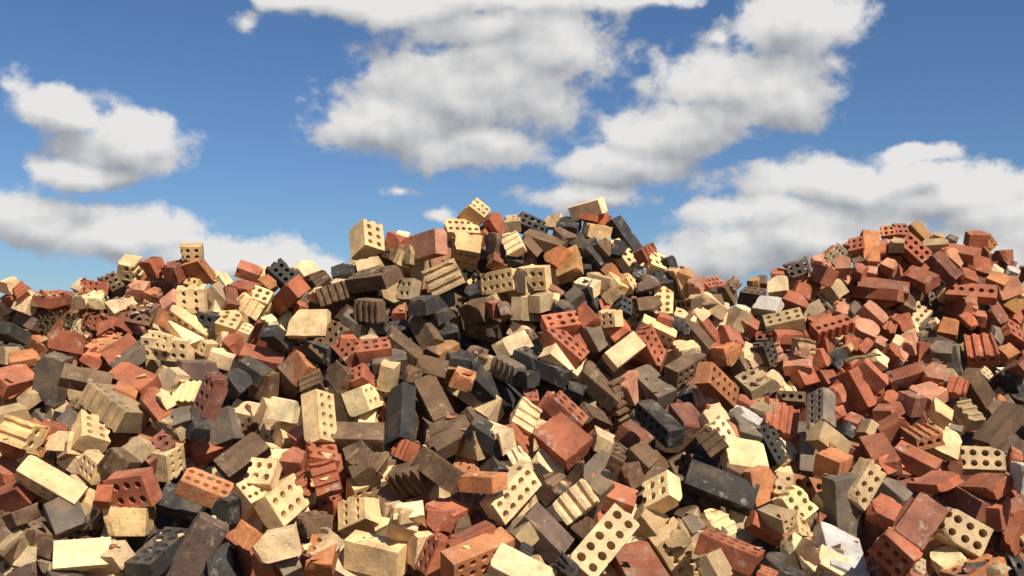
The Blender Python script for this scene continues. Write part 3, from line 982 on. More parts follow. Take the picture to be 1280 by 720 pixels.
sb d 3007 6248 1752 -872 -1926 -1006 119 100 76
c22b r 3099 6264 1653 99 -2340 -1058 128 144 78
sb g 2876 5991 1628 -183 -1943 -1377 72 106 76
sb i 1893 5821 1768 -606 -2390 -956 73 100 76
s i 2102 5850 1749 -686 -2254 -799 151 108 74
sb i 2018 5733 1663 -645 -2428 -1435 140 100 76
fb r 2193 5889 1665 141 -2346 1048 84 76 100
sb y 2158 5657 1577 -880 -2582 -838 61 98 75
sb r 2299 5924 1700 -927 -1674 -1108 94 101 77
sb i 2248 5706 1589 -107 -1781 -973 112 116 77
sb i 2128 5565 1501 -594 -2436 -779 85 100 76
sb i 2022 5567 1575 -541 -2509 -784 66 98 75
sb r 1927 5519 1560 -896 -2232 -1312 62 99 76
sb t 1826 5481 1575 -276 -1962 -1169 43 96 76
sb r 1843 5512 1589 1409 1385 1076 129 71 76
sb g 2494 6010 1677 1055 2384 860 86 94 77
sb y 2527 5996 1693 762 2622 400 44 98 76
sb g 2379 5860 1612 -1019 -2596 -680 48 97 76
sb n 2412 6155 1824 -38 -2334 -1243 92 109 77
sb r 3237 6485 1755 -341 -2057 -1257 87 102 78
sb r 2898 6246 1739 -310 -2956 -726 81 99 76
#
c32b c -1704 4069 925 1670 1885 1223 140 110 76
s r 560 5177 1476 1451 363 -287 221 106 73
s t -2200 4905 1279 -2385 1060 1203 232 111 77
sb y 153 4328 1059 -2398 504 778 145 105 76
s g 396 4369 1057 -813 2311 916 223 107 74
c52 g -2309 4914 1269 -420 -2361 -348 230 110 76
q52 r 1930 4069 747 1579 443 -1149 230 85 76
c32b t -1831 3756 791 -799 -2201 -1626 140 110 76
sb d 2352 6389 2035 -1029 -658 -1891 133 101 76
s i -446 5917 2051 -1405 1004 1958 230 110 76
sb n 260 4343 1042 -1009 -652 -935 157 93 76
s t -2446 4930 1297 -2054 90 -1346 227 108 75
sb r -2643 5651 1749 2887 -844 662 136 100 76
c52 n -1738 4041 817 -1244 -1383 458 230 110 76
s t 1686 4894 1163 2150 -1485 -371 227 109 75
c32b y 2495 6174 1753 889 -545 552 140 110 76
c52 o -185 4397 1065 119 -621 1289 230 110 76
sb k 713 4115 970 1384 1250 -315 103 91 76
q52 r 2564 6589 2143 288 1838 143 230 85 76
q52 t -573 5838 2032 299 -164 109 230 85 76
c32b r -769 4198 918 542 -336 407 140 110 76
sb t 889 3925 838 2 570 -2687 163 93 76
q52 o -2080 4517 1063 -1644 -407 -767 230 85 76
s k -78 4327 1056 -131 -1492 1319 225 108 74
s y -312 4150 967 1302 1282 -522 223 107 74
c52 n -1910 4095 875 -125 -314 -3026 230 110 76
c52 r 1805 4539 977 287 -2704 1527 230 110 76
s t -566 5823 1963 936 -1606 339 224 107 74
q52 n -127 4029 947 -333 -2743 1182 230 85 76
sb c -1340 5488 1758 -1139 -579 1412 138 98 76
sb c -1024 4579 1159 -1543 -1447 2077 110 104 76
s d 2098 4168 905 -71 1261 -2227 236 113 78
c52 r -2585 5648 1712 -815 1652 980 230 110 76
s r -1024 3862 803 896 1443 2136 229 110 76
sb r -2485 5738 1773 -88 -1495 -1322 166 95 76
s o -1773 4586 1154 -1102 1326 1028 225 107 74
sb c -1445 3674 752 369 2201 1369 121 93 76
s n -976 5133 1494 362 963 2227 236 113 78
q52 y 1126 5460 1695 -1681 -1383 -857 230 85 76
c52 d 2124 4745 946 1392 -242 2336 230 110 76
c52 r -726 4386 996 359 1443 832 230 110 76
c52 a -334 5182 1404 -945 -1804 1416 230 110 76
sb c -536 4175 818 -1104 227 1717 155 99 76
c52 n 559 5078 1194 -2142 583 -1942 230 110 76
s y 54 5370 1658 -1985 -1754 325 235 112 78
c52 c -217 5855 1944 1082 -1452 2005 230 110 76
c52 r 2312 6160 1749 753 298 -241 230 110 76
sb k -718 5483 1688 -754 -2921 -463 114 93 76
s r -1351 5423 1592 -441 1519 1205 225 108 74
sb d 2019 5059 1207 1742 -501 108 102 94 76
c52 p -152 5907 2079 113 -506 -2170 230 110 76
c32b c 647 5529 1734 639 1193 -702 140 110 76
sb n -916 5661 1828 2443 -148 811 169 102 76
sb n -1827 3954 841 -391 386 -2528 149 98 76
sb k 2822 5597 1285 510 -392 449 119 108 76
q52 n -678 5760 1921 -1153 -804 301 230 85 76
c32b n 695 4238 1045 762 1036 -553 140 110 76
c52 o 1259 4214 966 -160 -2297 -1801 230 110 76
c52 r -359 4118 857 230 -1830 398 230 110 76
s c -678 4701 1220 1854 1003 1659 226 108 75
sb r -2169 4359 1028 744 -559 2659 119 101 76
s c 253 5814 1960 1273 -809 -505 229 110 76
s r -920 5038 1393 773 256 1513 221 106 73
c32b g 1187 5223 1331 -511 -649 -1334 140 110 76
sb r 1797 5086 1253 -1547 555 1104 109 101 76
s g 170 4109 909 1413 820 -2260 234 112 77
c52 r 149 4637 1242 1215 -892 552 230 110 76
sb r 1833 5434 1438 -1559 854 -1203 122 106 76
s n -455 4780 1226 112 975 -269 223 107 74
c52 k 223 4930 1359 902 1922 1736 230 110 76
c32b k 427 5786 1996 -948 -1310 671 140 110 76
sb y 915 4080 877 -140 -1624 31 107 92 76
c32b o 1324 4660 1068 691 1029 658 140 110 76
sb y -1787 4269 988 305 156 934 119 99 76
s k 37 5032 1314 -807 842 41 233 111 77
c52 k 624 5032 1190 -966 -1892 -374 230 110 76
s y -566 3820 728 -464 -2444 -1174 227 109 75
s n -1143 5675 1809 -291 2338 -369 225 108 74
c32b t 1389 5723 1757 -244 -1115 -984 140 110 76
s c -968 4250 1029 -1808 421 -1708 221 106 73
q52 i 2169 6520 2188 -1477 -1809 1238 230 85 76
sb y 31 5676 1881 -807 265 -57 123 97 76
sb o 2048 4805 1013 -693 2193 1834 157 103 76
c52 g 2167 6308 1851 -1192 -17 -2130 230 110 76
c32b r 348 3937 920 1111 -243 1767 140 110 76
sb k -1418 4211 835 -2232 -641 393 135 92 76
q52 k -1370 4857 1315 283 -38 745 230 85 76
s g 1551 5273 1343 -102 -2926 334 229 110 76
c52 t 1871 5988 1776 -1622 -1471 -2199 230 110 76
s c -1007 3959 888 1237 1371 -1651 234 112 77
sb g 1336 4708 1162 1263 2393 699 169 108 76
c32b k -515 5337 1616 -1346 622 912 140 110 76
s d 1403 4017 838 -1802 -420 -1656 224 107 74
sb r -765 3699 800 -428 -858 612 117 104 76
sb r 438 5148 1544 -513 1212 1886 102 96 76
s i 1816 6091 1946 -1909 449 -291 234 112 77
c32b g 1790 4224 914 -1515 1498 -1579 140 110 76
c52 y 2842 6592 1907 -534 1393 -1571 230 110 76
sb t -2144 4949 1349 2288 758 -1775 122 104 76
s n 179 3633 774 -352 -191 1149 230 110 76
s r -1239 5569 1763 -652 269 -16 227 108 75
s a 3316 6548 1649 -1277 1016 1767 233 111 77
c32b r -918 4455 1156 -1086 -2090 1026 140 110 76
s r 1388 3806 734 85 1676 -1464 232 111 77
c52 n -2292 5719 1758 -951 -1431 -638 230 110 76
sb y -1832 5213 1464 -1049 771 806 133 106 76
sb y -117 5023 1472 1725 -51 -267 105 109 76
c32b n -212 4958 1211 -864 133 2403 140 110 76
sb k 744 5572 1855 754 110 -88 121 108 76
sb y 1297 5316 1459 211 1744 221 150 107 76
c32b i 982 5674 1821 1114 728 -660 140 110 76
s n -570 4606 1067 584 118 -1056 229 110 76
s n 1337 4544 992 -1301 49 670 232 111 77
q52 n 387 4973 1313 844 1627 -783 230 85 76
s o 1161 5339 1419 2340 -1222 -606 228 109 75
sb y -2359 5521 1642 198 1492 -825 118 100 76
s y 992 4116 921 -458 -214 -75 230 110 76
c52 o -2250 5239 1479 2118 -487 1507 230 110 76
c52 n 759 4459 1149 -15 -54 2762 230 110 76
s r 1441 4934 1212 1513 1651 -1723 230 110 76
sb k 152 5329 1570 1021 -1350 467 169 105 76
q52 c -808 4803 1286 -2056 46 1666 230 85 76
c32b t 1743 5885 1773 759 -94 -3027 140 110 76
sb n -1233 4923 1299 1231 977 -1033 115 100 76
c52 k -281 5886 1918 1459 -1282 470 230 110 76
s r 2465 6594 2141 503 -101 -602 223 106 74
s t 582 5884 2067 -142 2088 -1162 236 113 78
s n 2545 5336 1234 -428 -398 525 225 108 74
c52 r 2344 6184 1848 -815 2695 -491 230 110 76
q52 i 1413 5347 1474 -1 -1904 87 230 85 76
s g 459 5111 1450 775 2076 160 224 107 74
c52 r -173 5970 2224 2185 1720 1020 230 110 76
s k 831 4319 1087 381 671 -1964 224 107 74
sb k 171 5910 2076 -565 1171 1453 156 107 76
s g 2894 5958 1457 -2032 -270 -1781 227 109 75
c32b r 1399 5492 1607 -1507 -98 -268 140 110 76
c52 i 2788 6569 1751 -1464 -1267 1292 230 110 76
c52 c -582 4296 984 -518 2399 -1174 230 110 76
s g 2503 5680 1464 -2013 529 1624 225 108 74
c52 r 392 4850 1176 -846 1032 -1785 230 110 76
s r 3025 6385 1675 -866 -604 -1594 229 110 76
c52 k -259 5528 1589 828 -2862 365 230 110 76
sb n 793 4118 931 2545 417 -1263 118 92 76
s n -287 5139 1250 -547 1205 610 225 108 74
sb o -2647 5597 1599 -1070 697 -2564 160 99 76
s i 2106 5617 1435 1082 1130 -1258 236 113 78
sb n 2569 6428 1915 -48 -2077 1794 158 95 76
s t 2597 5795 1502 -2091 -453 -884 235 113 78
c52 i 2005 6327 2048 700 -2470 -1029 230 110 76
q52 g -1661 4115 885 1572 1396 503 230 85 76
c32b d 3365 6831 2107 -1501 2551 941 140 110 76
s t -77 5690 1823 1130 463 1332 234 112 77
sb g 441 4242 1019 1753 -291 -817 127 105 76
s r -1671 4630 1150 824 1139 2146 236 113 78
s d 1628 4206 916 -2402 -1612 -973 233 111 77
sb t 356 3672 765 -30 -1850 -998 121 99 76
c32b k -1487 4443 988 -972 508 -467 140 110 76
sb t 2746 5663 1284 406 -2660 466 109 93 76
sb p 659 5604 1858 1495 -158 1081 164 107 76
q52 r -1928 4125 950 -1674 495 290 230 85 76
s g 2953 6345 1787 -585 2930 388 230 110 76
c32b y -1247 5479 1675 -1148 1817 -3 140 110 76
c32b n 232 3818 860 695 2171 1347 140 110 76
c52 i 845 5074 1333 -838 -243 2793 230 110 76
s n -1004 4713 1207 822 1336 -2547 232 111 77
sb k -1513 4117 800 1499 -955 518 146 96 76
sb k -191 5881 2022 -1166 -210 2674 158 102 76
c52 c -637 4792 1250 711 1792 -1841 230 110 76
c52 c 825 5284 1526 1918 -252 2289 230 110 76
c32b c -1145 4765 1144 -1581 -1322 -1889 140 110 76
sb r 2404 6543 2190 803 -244 308 153 100 76
sb g 1312 4496 1093 -342 -1421 167 164 93 76
s y 453 3886 860 -1601 -1301 -762 225 107 74
s n -1000 5523 1765 1385 265 -733 235 113 78
q52 t 70 4137 946 47 -1491 -1088 230 85 76
q52 y 112 4541 1131 1769 -1056 1498 230 85 76
sb y -2895 5791 1758 893 -422 -1946 148 104 76
c52 t -1501 4741 1020 115 467 -2122 230 110 76
sb k -130 5459 1561 -1715 -867 -1562 118 92 76
s n -41 4072 863 2599 1225 -151 225 108 74
c52 n -352 3855 736 -1104 -959 -2228 230 110 76
sb c -835 4268 1013 -231 118 -692 114 97 76
c52 n -315 5547 1789 -2026 -199 741 230 110 76
c52 n -693 5598 1757 -842 -2449 -1550 230 110 76
s t 2365 5481 1382 -409 -109 -2172 225 107 74
s r 1743 5209 1260 -1733 2114 -1111 225 108 74
c32b k -814 5667 1872 831 773 -2863 140 110 76
s o 1598 3791 851 -1235 -536 2683 233 111 77
c32b r 1635 5661 1628 -1687 -1059 559 140 110 76
q52 k -2754 5476 1572 837 655 -271 230 85 76
c52 p -11 5452 1703 854 2406 -1163 230 110 76
q52 n 498 5054 1158 -27 1347 1239 230 85 76
c52 d 1942 4058 812 566 -2094 1217 230 110 76
s g 532 4152 978 -539 84 1310 229 110 76
c32b k 881 4878 1313 -85 671 31 140 110 76
q52 r 1949 5437 1317 -524 -1186 -1281 230 85 76
c52 n -1144 5018 1335 377 1867 1544 230 110 76
sb r 1566 4580 1083 -2833 711 354 133 104 76
c32b i -2039 5816 1926 2248 1168 -122 140 110 76
s c -691 4189 792 -2091 -742 -1713 228 109 75
s r 2703 6553 2089 11 -370 269 234 112 77
sb c -1428 5181 1505 1312 -1234 2189 138 107 76
sb r -15 5008 1206 182 -203 2577 140 92 76
q52 i 1680 5514 1435 2136 -916 -280 230 85 76
sb c -1665 5279 1541 444 898 18 106 100 76
c52 n 504 5123 1420 1457 -1720 -359 230 110 76
c52 o 3115 6374 1592 145 209 -1518 230 110 76
s o -2341 5302 1543 986 1148 36 232 111 77
c32b y -1586 4094 810 1475 414 1826 140 110 76
c52 t -1973 4505 1026 -1002 1032 1072 230 110 76
sb y 22 3742 834 2685 -600 -1275 103 109 76
c32b r -761 5889 2093 -491 503 2071 140 110 76
s c 1212 4554 1031 -1743 -2059 -867 225 108 74
s r 195 5655 1756 -464 2759 -520 221 106 73
c52 r -486 5895 1907 -2050 1315 -435 230 110 76
c52 r -1540 4805 1089 1451 -683 -78 230 110 76
c52 r 2024 4024 697 1143 -133 -2334 230 110 76
c52 g -2081 5533 1640 2344 -872 -1322 230 110 76
sb g -740 5505 1640 -1721 -951 94 142 96 76
sb c -1506 5693 1720 -1007 1656 -1318 110 108 76
c32b y -2558 5802 1712 2067 -1643 -782 140 110 76
c52 n -1153 5484 1593 934 -2463 1288 230 110 76
s t -668 5671 1840 940 -1306 1472 222 106 73
s c -882 4048 875 460 1534 1602 231 111 76
q52 r 3161 6230 1497 -1225 -972 -851 230 85 76
s t 610 3937 690 1518 -1494 -1849 235 112 78
s t 18 4092 904 -1148 -1158 -457 224 107 74
sb o -2174 5346 1442 790 -1598 833 145 98 76
s t -1728 4869 1216 514 632 508 231 111 76
q52 y 454 4991 1246 1478 1006 -35 230 85 76
c52 n -2102 4893 1263 218 2649 1014 230 110 76
s t 536 3923 805 1544 906 -228 235 113 78
c32b n 2722 6538 1876 797 1496 -979 140 110 76
sb n -1170 5859 1928 -1574 106 -2645 122 93 76
s n -279 5572 1664 -1607 413 1737 233 111 77
c52 r 2538 6521 2024 1240 -583 1593 230 110 76
s y -1752 3808 782 -371 -95 -1803 230 110 76
c52 n -392 4691 1113 794 -124 -1544 230 110 76
sb k -250 4451 1066 265 -917 2310 168 103 76
s y -2193 4544 1068 -360 -2975 202 221 106 73
sb n 633 4541 1132 406 1305 -2663 118 91 76
q52 t 95 3726 796 1444 3 1746 230 85 76
c32b r 3180 6839 2006 2136 1776 494 140 110 76
c32b i 1512 5578 1575 229 198 2890 140 110 76
s k 2771 5754 1341 -1179 2340 -261 236 113 78
s r -272 3948 849 660 -2412 564 229 109 76
c52 p -2131 5816 1825 -2684 197 -1064 230 110 76
s i 2168 6354 1989 -622 2204 -899 231 110 76
s t -1539 3706 747 -1308 -1630 -1256 222 106 73
sb r 1759 5436 1378 1052 1977 -1463 139 96 76
s r 2163 4365 920 -804 -1284 881 232 111 77
sb r 357 5381 1596 640 1055 -1028 125 92 76
s y 1980 4080 740 -1634 836 -569 228 109 75
sb n 1317 5194 1316 -8 2427 -998 107 106 76
s r -2407 5766 1770 -689 -931 -2563 228 109 75
s t 1918 5902 1585 845 -762 2868 231 111 76
c52 g -1328 4781 1123 191 1199 -298 230 110 76
c52 n 377 4608 1099 -1448 926 -1473 230 110 76
sb t 1412 5654 1679 -323 1769 -833 140 98 76
c52 c -1157 4345 1015 1472 -2593 809 230 110 76
s k 991 3977 802 -802 -311 1443 228 109 75
s k 158 5532 1694 777 -1385 -712 233 112 77
c52 y 712 3958 825 2546 1583 -151 230 110 76
sb c 802 3702 770 1187 -1616 -1955 103 103 76
sb n 2323 5369 1264 248 -511 932 140 100 76
s d 3378 7014 2152 -532 2034 -1874 230 110 76
c52 y -1973 5548 1672 1787 1 2444 230 110 76
s i 1685 6080 1963 1362 -1066 -89 222 106 74
s c 1244 4079 887 -1909 -1232 1841 227 108 75
sb k -1313 4164 844 1478 860 294 139 94 76
c32b y -1081 4510 1094 288 171 1778 140 110 76
c32b t 926 5678 1771 1883 1192 243 140 110 76
s o 1988 4059 736 -465 -589 -287 235 112 78
c52 c 2169 5268 1244 1328 339 1973 230 110 76
s p -2824 5764 1694 -1546 -1002 -2474 232 111 77
sb r 1843 4841 1116 635 -785 -2136 116 92 76
sb k -1162 3846 722 2091 1982 -136 161 95 76
s d 2174 5522 1326 2698 -61 -136 235 112 77
q52 c -835 4201 961 124 -173 1005 230 85 76
s r 3614 7117 2066 1882 1167 665 224 107 74
s g 683 4167 921 -168 -1418 -777 221 106 73
s t 3448 6838 1916 852 -908 2426 224 107 74
s d 693 4584 1085 739 2950 -408 222 106 73
s o -17 4460 1097 1448 -263 -2630 225 108 74
s r 1219 5133 1279 608 -404 1251 222 106 73
sb k 331 5769 1900 1775 -333 2421 114 107 76
q52 t -366 6109 2179 -342 1762 66 230 85 76
s r -153 4058 872 -1705 -1927 -1528 236 113 78
s o -2271 5913 1944 2048 -330 39 231 111 76
sb y -1713 5971 1921 -1016 873 484 131 93 76
c52 t 1991 4084 748 215 1385 1539 230 110 76
c52 r 667 5128 1317 1389 -2747 264 230 110 76
sb n -2050 4097 884 1803 -1040 -853 112 97 76
sb a 3416 6710 1826 2142 1829 -188 125 106 76
q52 i 2059 6264 1847 -2216 -1074 -473 230 85 76
s y 95 5914 2058 836 -764 1410 222 106 73
sb r -2307 5577 1604 1537 1079 -941 144 100 76
sb y 2432 6069 1643 875 726 428 155 98 76
s n -720 5918 2061 205 -985 242 221 106 73
c52 y 2181 5046 1159 1127 83 803 230 110 76
c52 r 2010 4098 732 597 828 324 230 110 76
s y -1743 5046 1367 -580 -969 -574 223 107 74
c32b t -946 6171 2035 604 -2011 -638 140 110 76
sb r 1306 5560 1588 -880 -2343 -478 140 105 76
c32b r 2841 6437 1737 1077 -519 65 140 110 76
q52 o -2188 4744 1128 -421 -1109 -1923 230 85 76
sb k -1426 4795 982 321 -1698 -1549 103 90 76
c32b r 2009 4044 738 986 -1809 1430 140 110 76
c32b c -1552 6160 1993 -389 21 1858 140 110 76
c52 k 1977 4027 741 607 931 -1028 230 110 76
s i 2144 6227 1743 -1093 -1462 130 235 113 78
c52 k -1238 4160 902 2363 -1004 861 230 110 76
sb r 1529 4513 1042 1129 -52 -2830 56 62 31
sb c -1765 5984 1968 -1555 -812 2084 51 99 48
fb c -1914 5837 1945 -700 2043 2041 110 80 70
sb r 2073 6558 2174 731 -539 -351 95 65 45
sb r 1798 6026 1868 2051 -205 775 113 81 61
sb y -1753 5212 1489 -76 -2721 320 95 65 63"""
LABELS = [
('long plain cream brick slanting down to the right with a dark shaded side', 'brick', 'cored_brick', 'cored bricks heaped in the pile'),
('red plain brick, rising rightward, just below and left of the long plain cream brick', 'brick', 'brick', 'whole bricks heaped in the pile'),
('large grey-brown broken brick, upright, below and right of the long plain cream brick', 'brick', 'broken_brick', 'broken bricks heaped in the pile'),
('dark brown brick fragment, rising rightward, just below the long plain cream brick', 'brick fragment', 'brick_fragment', 'brick fragments in the pile'),
('dark brown broken brick, rising rightward, below the long plain cream brick', 'brick', 'broken_brick', 'broken bricks heaped in the pile'),
('tan brick fragment, rising rightward, below the long plain cream brick', 'brick fragment', 'brick_fragment', 'brick fragments in the pile'),
('dark brown brick fragment, rising leftward, below the split channelled cream brick', 'brick fragment', 'brick_fragment', 'brick fragments in the pile'),
('purple-brown broken brick, rising rightward, below the long plain cream brick', 'brick', 'broken_brick', 'broken bricks heaped in the pile'),
('tan brick fragment, level, left of the charcoal ten-hole brick', 'brick fragment', 'brick_fragment', 'brick fragments in the pile'),
('large pale yellow plain brick, level, left of the charcoal ten-hole brick', 'brick', 'brick', 'whole bricks heaped in the pile'),
('pale yellow broken brick, level, left of the charcoal ten-hole brick', 'brick', 'broken_brick', 'broken bricks heaped in the pile'),
('charcoal brick fragment, level, left of the charcoal ten-hole brick', 'brick fragment', 'brick_fragment', 'brick fragments in the pile'),
('large cream holed brick, level, just above and left of the charcoal ten-hole brick', 'brick', 'cored_brick', 'cored bricks heaped in the pile'),
('charcoal plain brick, rising leftward, above the purple-brown slab', 'brick', 'brick', 'whole bricks heaped in the pile'),
('charcoal brick with ten holes in its sloping top', 'brick', 'cored_brick', 'cored bricks heaped in the pile'),
('purple-brown slab brick lying flat beside the charcoal ten-hole brick', 'brick', 'brick', 'whole bricks heaped in the pile'),
('charcoal holed brick, upright, just right of the purple-brown slab', 'brick', 'cored_brick', 'cored bricks heaped in the pile'),
('large red holed brick, level, above the charcoal ten-hole brick', 'brick', 'cored_brick', 'cored bricks heaped in the pile'),
('red brick fragment, upright, above and left of the charcoal ten-hole brick', 'brick fragment', 'brick_fragment', 'brick fragments in the pile'),
('dark brown grooved brick, rising leftward, below the ridged grey-tan holed brick', 'broken brick', 'grooved_brick', 'grooved broken bricks in the pile'),
('cream holed brick, rising leftward, right of the long plain cream brick', 'brick', 'cored_brick', 'cored bricks heaped in the pile'),
('small pale yellow broken brick, rising leftward, just right of the long plain cream brick', 'brick', 'broken_brick', 'broken bricks heaped in the pile'),
('terracotta brick with a row of holes in its narrow sloping face', 'brick', 'cored_brick', 'cored bricks heaped in the pile'),
('cream holed half brick, level, just above the pale four-hole half brick', 'brick', 'cored_brick', 'cored bricks heaped in the pile'),
('cream holed brick, rising rightward, just left of the pale four-hole half brick', 'brick', 'cored_brick', 'cored bricks heaped in the pile'),
('pale cream half brick with four big round holes and a jagged end', 'brick', 'cored_brick', 'cored bricks heaped in the pile'),
('red grooved brick, rising leftward, just above and right of the pale four-hole half brick', 'broken brick', 'grooved_brick', 'grooved broken bricks in the pile'),
('red grooved brick, upright, right of the pale four-hole half brick', 'broken brick', 'grooved_brick', 'grooved broken bricks in the pile'),
('charcoal brick fragment, upright, just below the terracotta brick with a hole row', 'brick fragment', 'brick_fragment', 'brick fragments in the pile'),
('orange brick fragment, rising rightward, just below and left of the pale four-hole half brick', 'brick fragment', 'brick_fragment', 'brick fragments in the pile'),
('large pale yellow broken brick, level, below the pale four-hole half brick', 'brick', 'broken_brick', 'broken bricks heaped in the pile'),
('pale yellow grooved brick, rising rightward, below and right of the pale four-hole half brick', 'broken brick', 'grooved_brick', 'grooved broken bricks in the pile'),
('orange broken brick, upright, left of the big crumbling cream block', 'brick', 'broken_brick', 'broken bricks heaped in the pile'),
('dark brown broken brick, level, just right of the pale four-hole half brick', 'brick', 'broken_brick', 'broken bricks heaped in the pile'),
('dark brown plain brick, upright, below and left of the upright charcoal brick', 'brick', 'brick', 'whole bricks heaped in the pile'),
('dark brown broken brick, rising rightward, above the big crumbling cream block', 'brick', 'broken_brick', 'broken bricks heaped in the pile'),
('large cream holed brick, upright, just above and left of the big crumbling cream block', 'brick', 'cored_brick', 'cored bricks heaped in the pile'),
('big crumbling cream block with a dull tan face and bright chipped top', 'brick', 'brick', 'whole bricks heaped in the pile'),
('pale yellow brick fragment, level, above and left of the long bright orange brick', 'brick fragment', 'brick_fragment', 'brick fragments in the pile'),
('cream grooved brick, rising leftward, just above the big crumbling cream block', 'broken brick', 'grooved_brick', 'grooved broken bricks in the pile'),
('pale yellow brick fragment, level, just above and right of the big crumbling cream block', 'brick fragment', 'brick_fragment', 'brick fragments in the pile'),
('red brick fragment, level, right of the purple-brown slab', 'brick fragment', 'brick_fragment', 'brick fragments in the pile'),
('grey-brown brick fragment, rising rightward, below the pale four-hole half brick', 'brick fragment', 'brick_fragment', 'brick fragments in the pile'),
('large dark brown plain brick, rising leftward, below and right of the upright charcoal brick', 'brick', 'brick', 'whole bricks heaped in the pile'),
('large dark brown grooved brick, level, below the upright charcoal brick', 'broken brick', 'grooved_brick', 'grooved broken bricks in the pile'),
('small terracotta brick with a chipped shaded face and orange sunlit end', 'brick', 'brick', 'whole bricks heaped in the pile'),
('red broken brick, rising leftward, just below and left of the terracotta brick with orange end', 'brick', 'broken_brick', 'broken bricks heaped in the pile'),
('red brick fragment, level, just above the long bright orange brick', 'brick fragment', 'brick_fragment', 'brick fragments in the pile'),
('red plain brick, rising rightward, just above the long bright orange brick', 'brick', 'brick', 'whole bricks heaped in the pile'),
('long bright orange brick with a flat sunlit top at the bottom of the pile', 'brick', 'cored_brick', 'cored bricks heaped in the pile'),
('large pale yellow plain brick, rising leftward, just right of the long bright orange brick', 'brick', 'brick', 'whole bricks heaped in the pile'),
('tilted yellow-cream brick with six round holes beside a fluted cream piece', 'brick', 'cored_brick', 'cored bricks heaped in the pile'),
('pale yellow brick fragment, rising rightward, just above the tilted yellow six-hole brick', 'brick fragment', 'brick_fragment', 'brick fragments in the pile'),
('dark brown grooved brick, rising leftward, just above and left of the three-ridged yellow piece', 'broken brick', 'grooved_brick', 'grooved broken bricks in the pile'),
('fluted yellow-cream piece with three ridges in the sun', 'broken brick', 'grooved_brick', 'grooved broken bricks in the pile'),
('grey-brown broken brick, upright, just right of the three-ridged yellow piece', 'brick', 'broken_brick', 'broken bricks heaped in the pile'),
('dark brown brick fragment, rising rightward, just below the three-ridged yellow piece', 'brick fragment', 'brick_fragment', 'brick fragments in the pile'),
('large purple-brown plain brick, rising leftward, just below and left of the three-ridged yellow piece', 'brick', 'brick', 'whole bricks heaped in the pile'),
('tan brick fragment, rising rightward, just below the tilted yellow six-hole brick', 'brick fragment', 'brick_fragment', 'brick fragments in the pile'),
('small piece of black plastic pipe, rising leftward, below the tilted yellow six-hole brick', 'broken brick', 'grooved_brick', 'grooved broken bricks in the pile'),  # black plastic pipe, modelled with the grooved brick mesh
('piece of black plastic pipe, rising rightward, below the three-ridged yellow piece', 'broken brick', 'grooved_brick', 'grooved broken bricks in the pile'),  # also black pipe, drawn as a fluted clay piece
('red holed brick, upright, just left of the long bright orange brick', 'brick', 'cored_brick', 'cored bricks heaped in the pile'),
('pale yellow broken brick, upright, just right of the big crumbling cream block', 'brick', 'broken_brick', 'broken bricks heaped in the pile'),
('dark brown brick fragment, rising rightward, just above the long bright orange brick', 'brick fragment', 'brick_fragment', 'brick fragments in the pile'),
('cream holed brick, upright, just above and left of the terracotta brick with a hole row', 'brick', 'cored_brick', 'cored bricks heaped in the pile'),
('red plain brick, rising leftward, just right of the three-ridged yellow piece', 'brick', 'brick', 'whole bricks heaped in the pile'),
('large cream brick slanting up with five holes along its near edge', 'brick', 'cored_brick', 'cored bricks heaped in the pile'),
('dark brown broken brick, rising rightward, just below the black brick with grey end', 'brick', 'broken_brick', 'broken bricks heaped in the pile'),
('cream chunk with bright side, dark underside and two broken holes', 'brick', 'cored_brick', 'cored bricks heaped in the pile'),
('tan brick fragment, rising leftward, just below the cream chunk with broken holes', 'brick fragment', 'brick_fragment', 'brick fragments in the pile'),
('tan grooved brick, rising rightward, just above the cream holed brick at the bottom edge', 'broken brick', 'grooved_brick', 'grooved broken bricks in the pile'),
('dark brown brick fragment, rising rightward, just below and left of the biggest charcoal brick', 'brick fragment', 'brick_fragment', 'brick fragments in the pile'),
('grey-brown brick fragment, rising rightward, just above the cream holed brick at the bottom edge', 'brick fragment', 'brick_fragment', 'brick fragments in the pile'),
('biggest charcoal brick, a long plain block with a speckled face', 'brick', 'brick', 'whole bricks heaped in the pile'),
('pale yellow grooved brick, rising leftward, just below the biggest charcoal brick', 'broken brick', 'grooved_brick', 'grooved broken bricks in the pile'),
('dark brown brick fragment, rising leftward, just above and right of the biggest charcoal brick', 'brick fragment', 'brick_fragment', 'brick fragments in the pile'),
('orange broken brick, upright, just right of the biggest charcoal brick', 'brick', 'broken_brick', 'broken bricks heaped in the pile'),
('tan holed half brick, level, right of the biggest charcoal brick', 'brick', 'cored_brick', 'cored bricks heaped in the pile'),
('tan holed half brick, rising rightward, above and right of the red brick with slotted top', 'brick', 'cored_brick', 'cored bricks heaped in the pile'),
('red plain brick, rising leftward, just above and right of the red brick with slotted top', 'brick', 'brick', 'whole bricks heaped in the pile'),
('pale yellow broken brick, rising leftward, just left of the white concrete block', 'brick', 'broken_brick', 'broken bricks heaped in the pile'),
('small cream holed brick, rising leftward, just above and left of the white concrete block', 'brick', 'cored_brick', 'cored bricks heaped in the pile'),
('cream holed brick, rising leftward, just left of the stained upright grey brick', 'brick', 'cored_brick', 'cored bricks heaped in the pile'),
('dark brown brick fragment, rising leftward, just left of the stained upright grey brick', 'brick fragment', 'brick_fragment', 'brick fragments in the pile'),
('red brick with slotted holes along its narrow top', 'brick', 'cored_brick', 'cored bricks heaped in the pile'),
('tan brick fragment, rising leftward, just left of the red brick with slotted top', 'brick fragment', 'brick_fragment', 'brick fragments in the pile'),
('cream brick with round holes running down out of the bottom of the photo', 'brick', 'cored_brick', 'cored bricks heaped in the pile'),
('large red plain brick, rising leftward, just below and right of the large slanting cream brick', 'brick', 'brick', 'whole bricks heaped in the pile'),
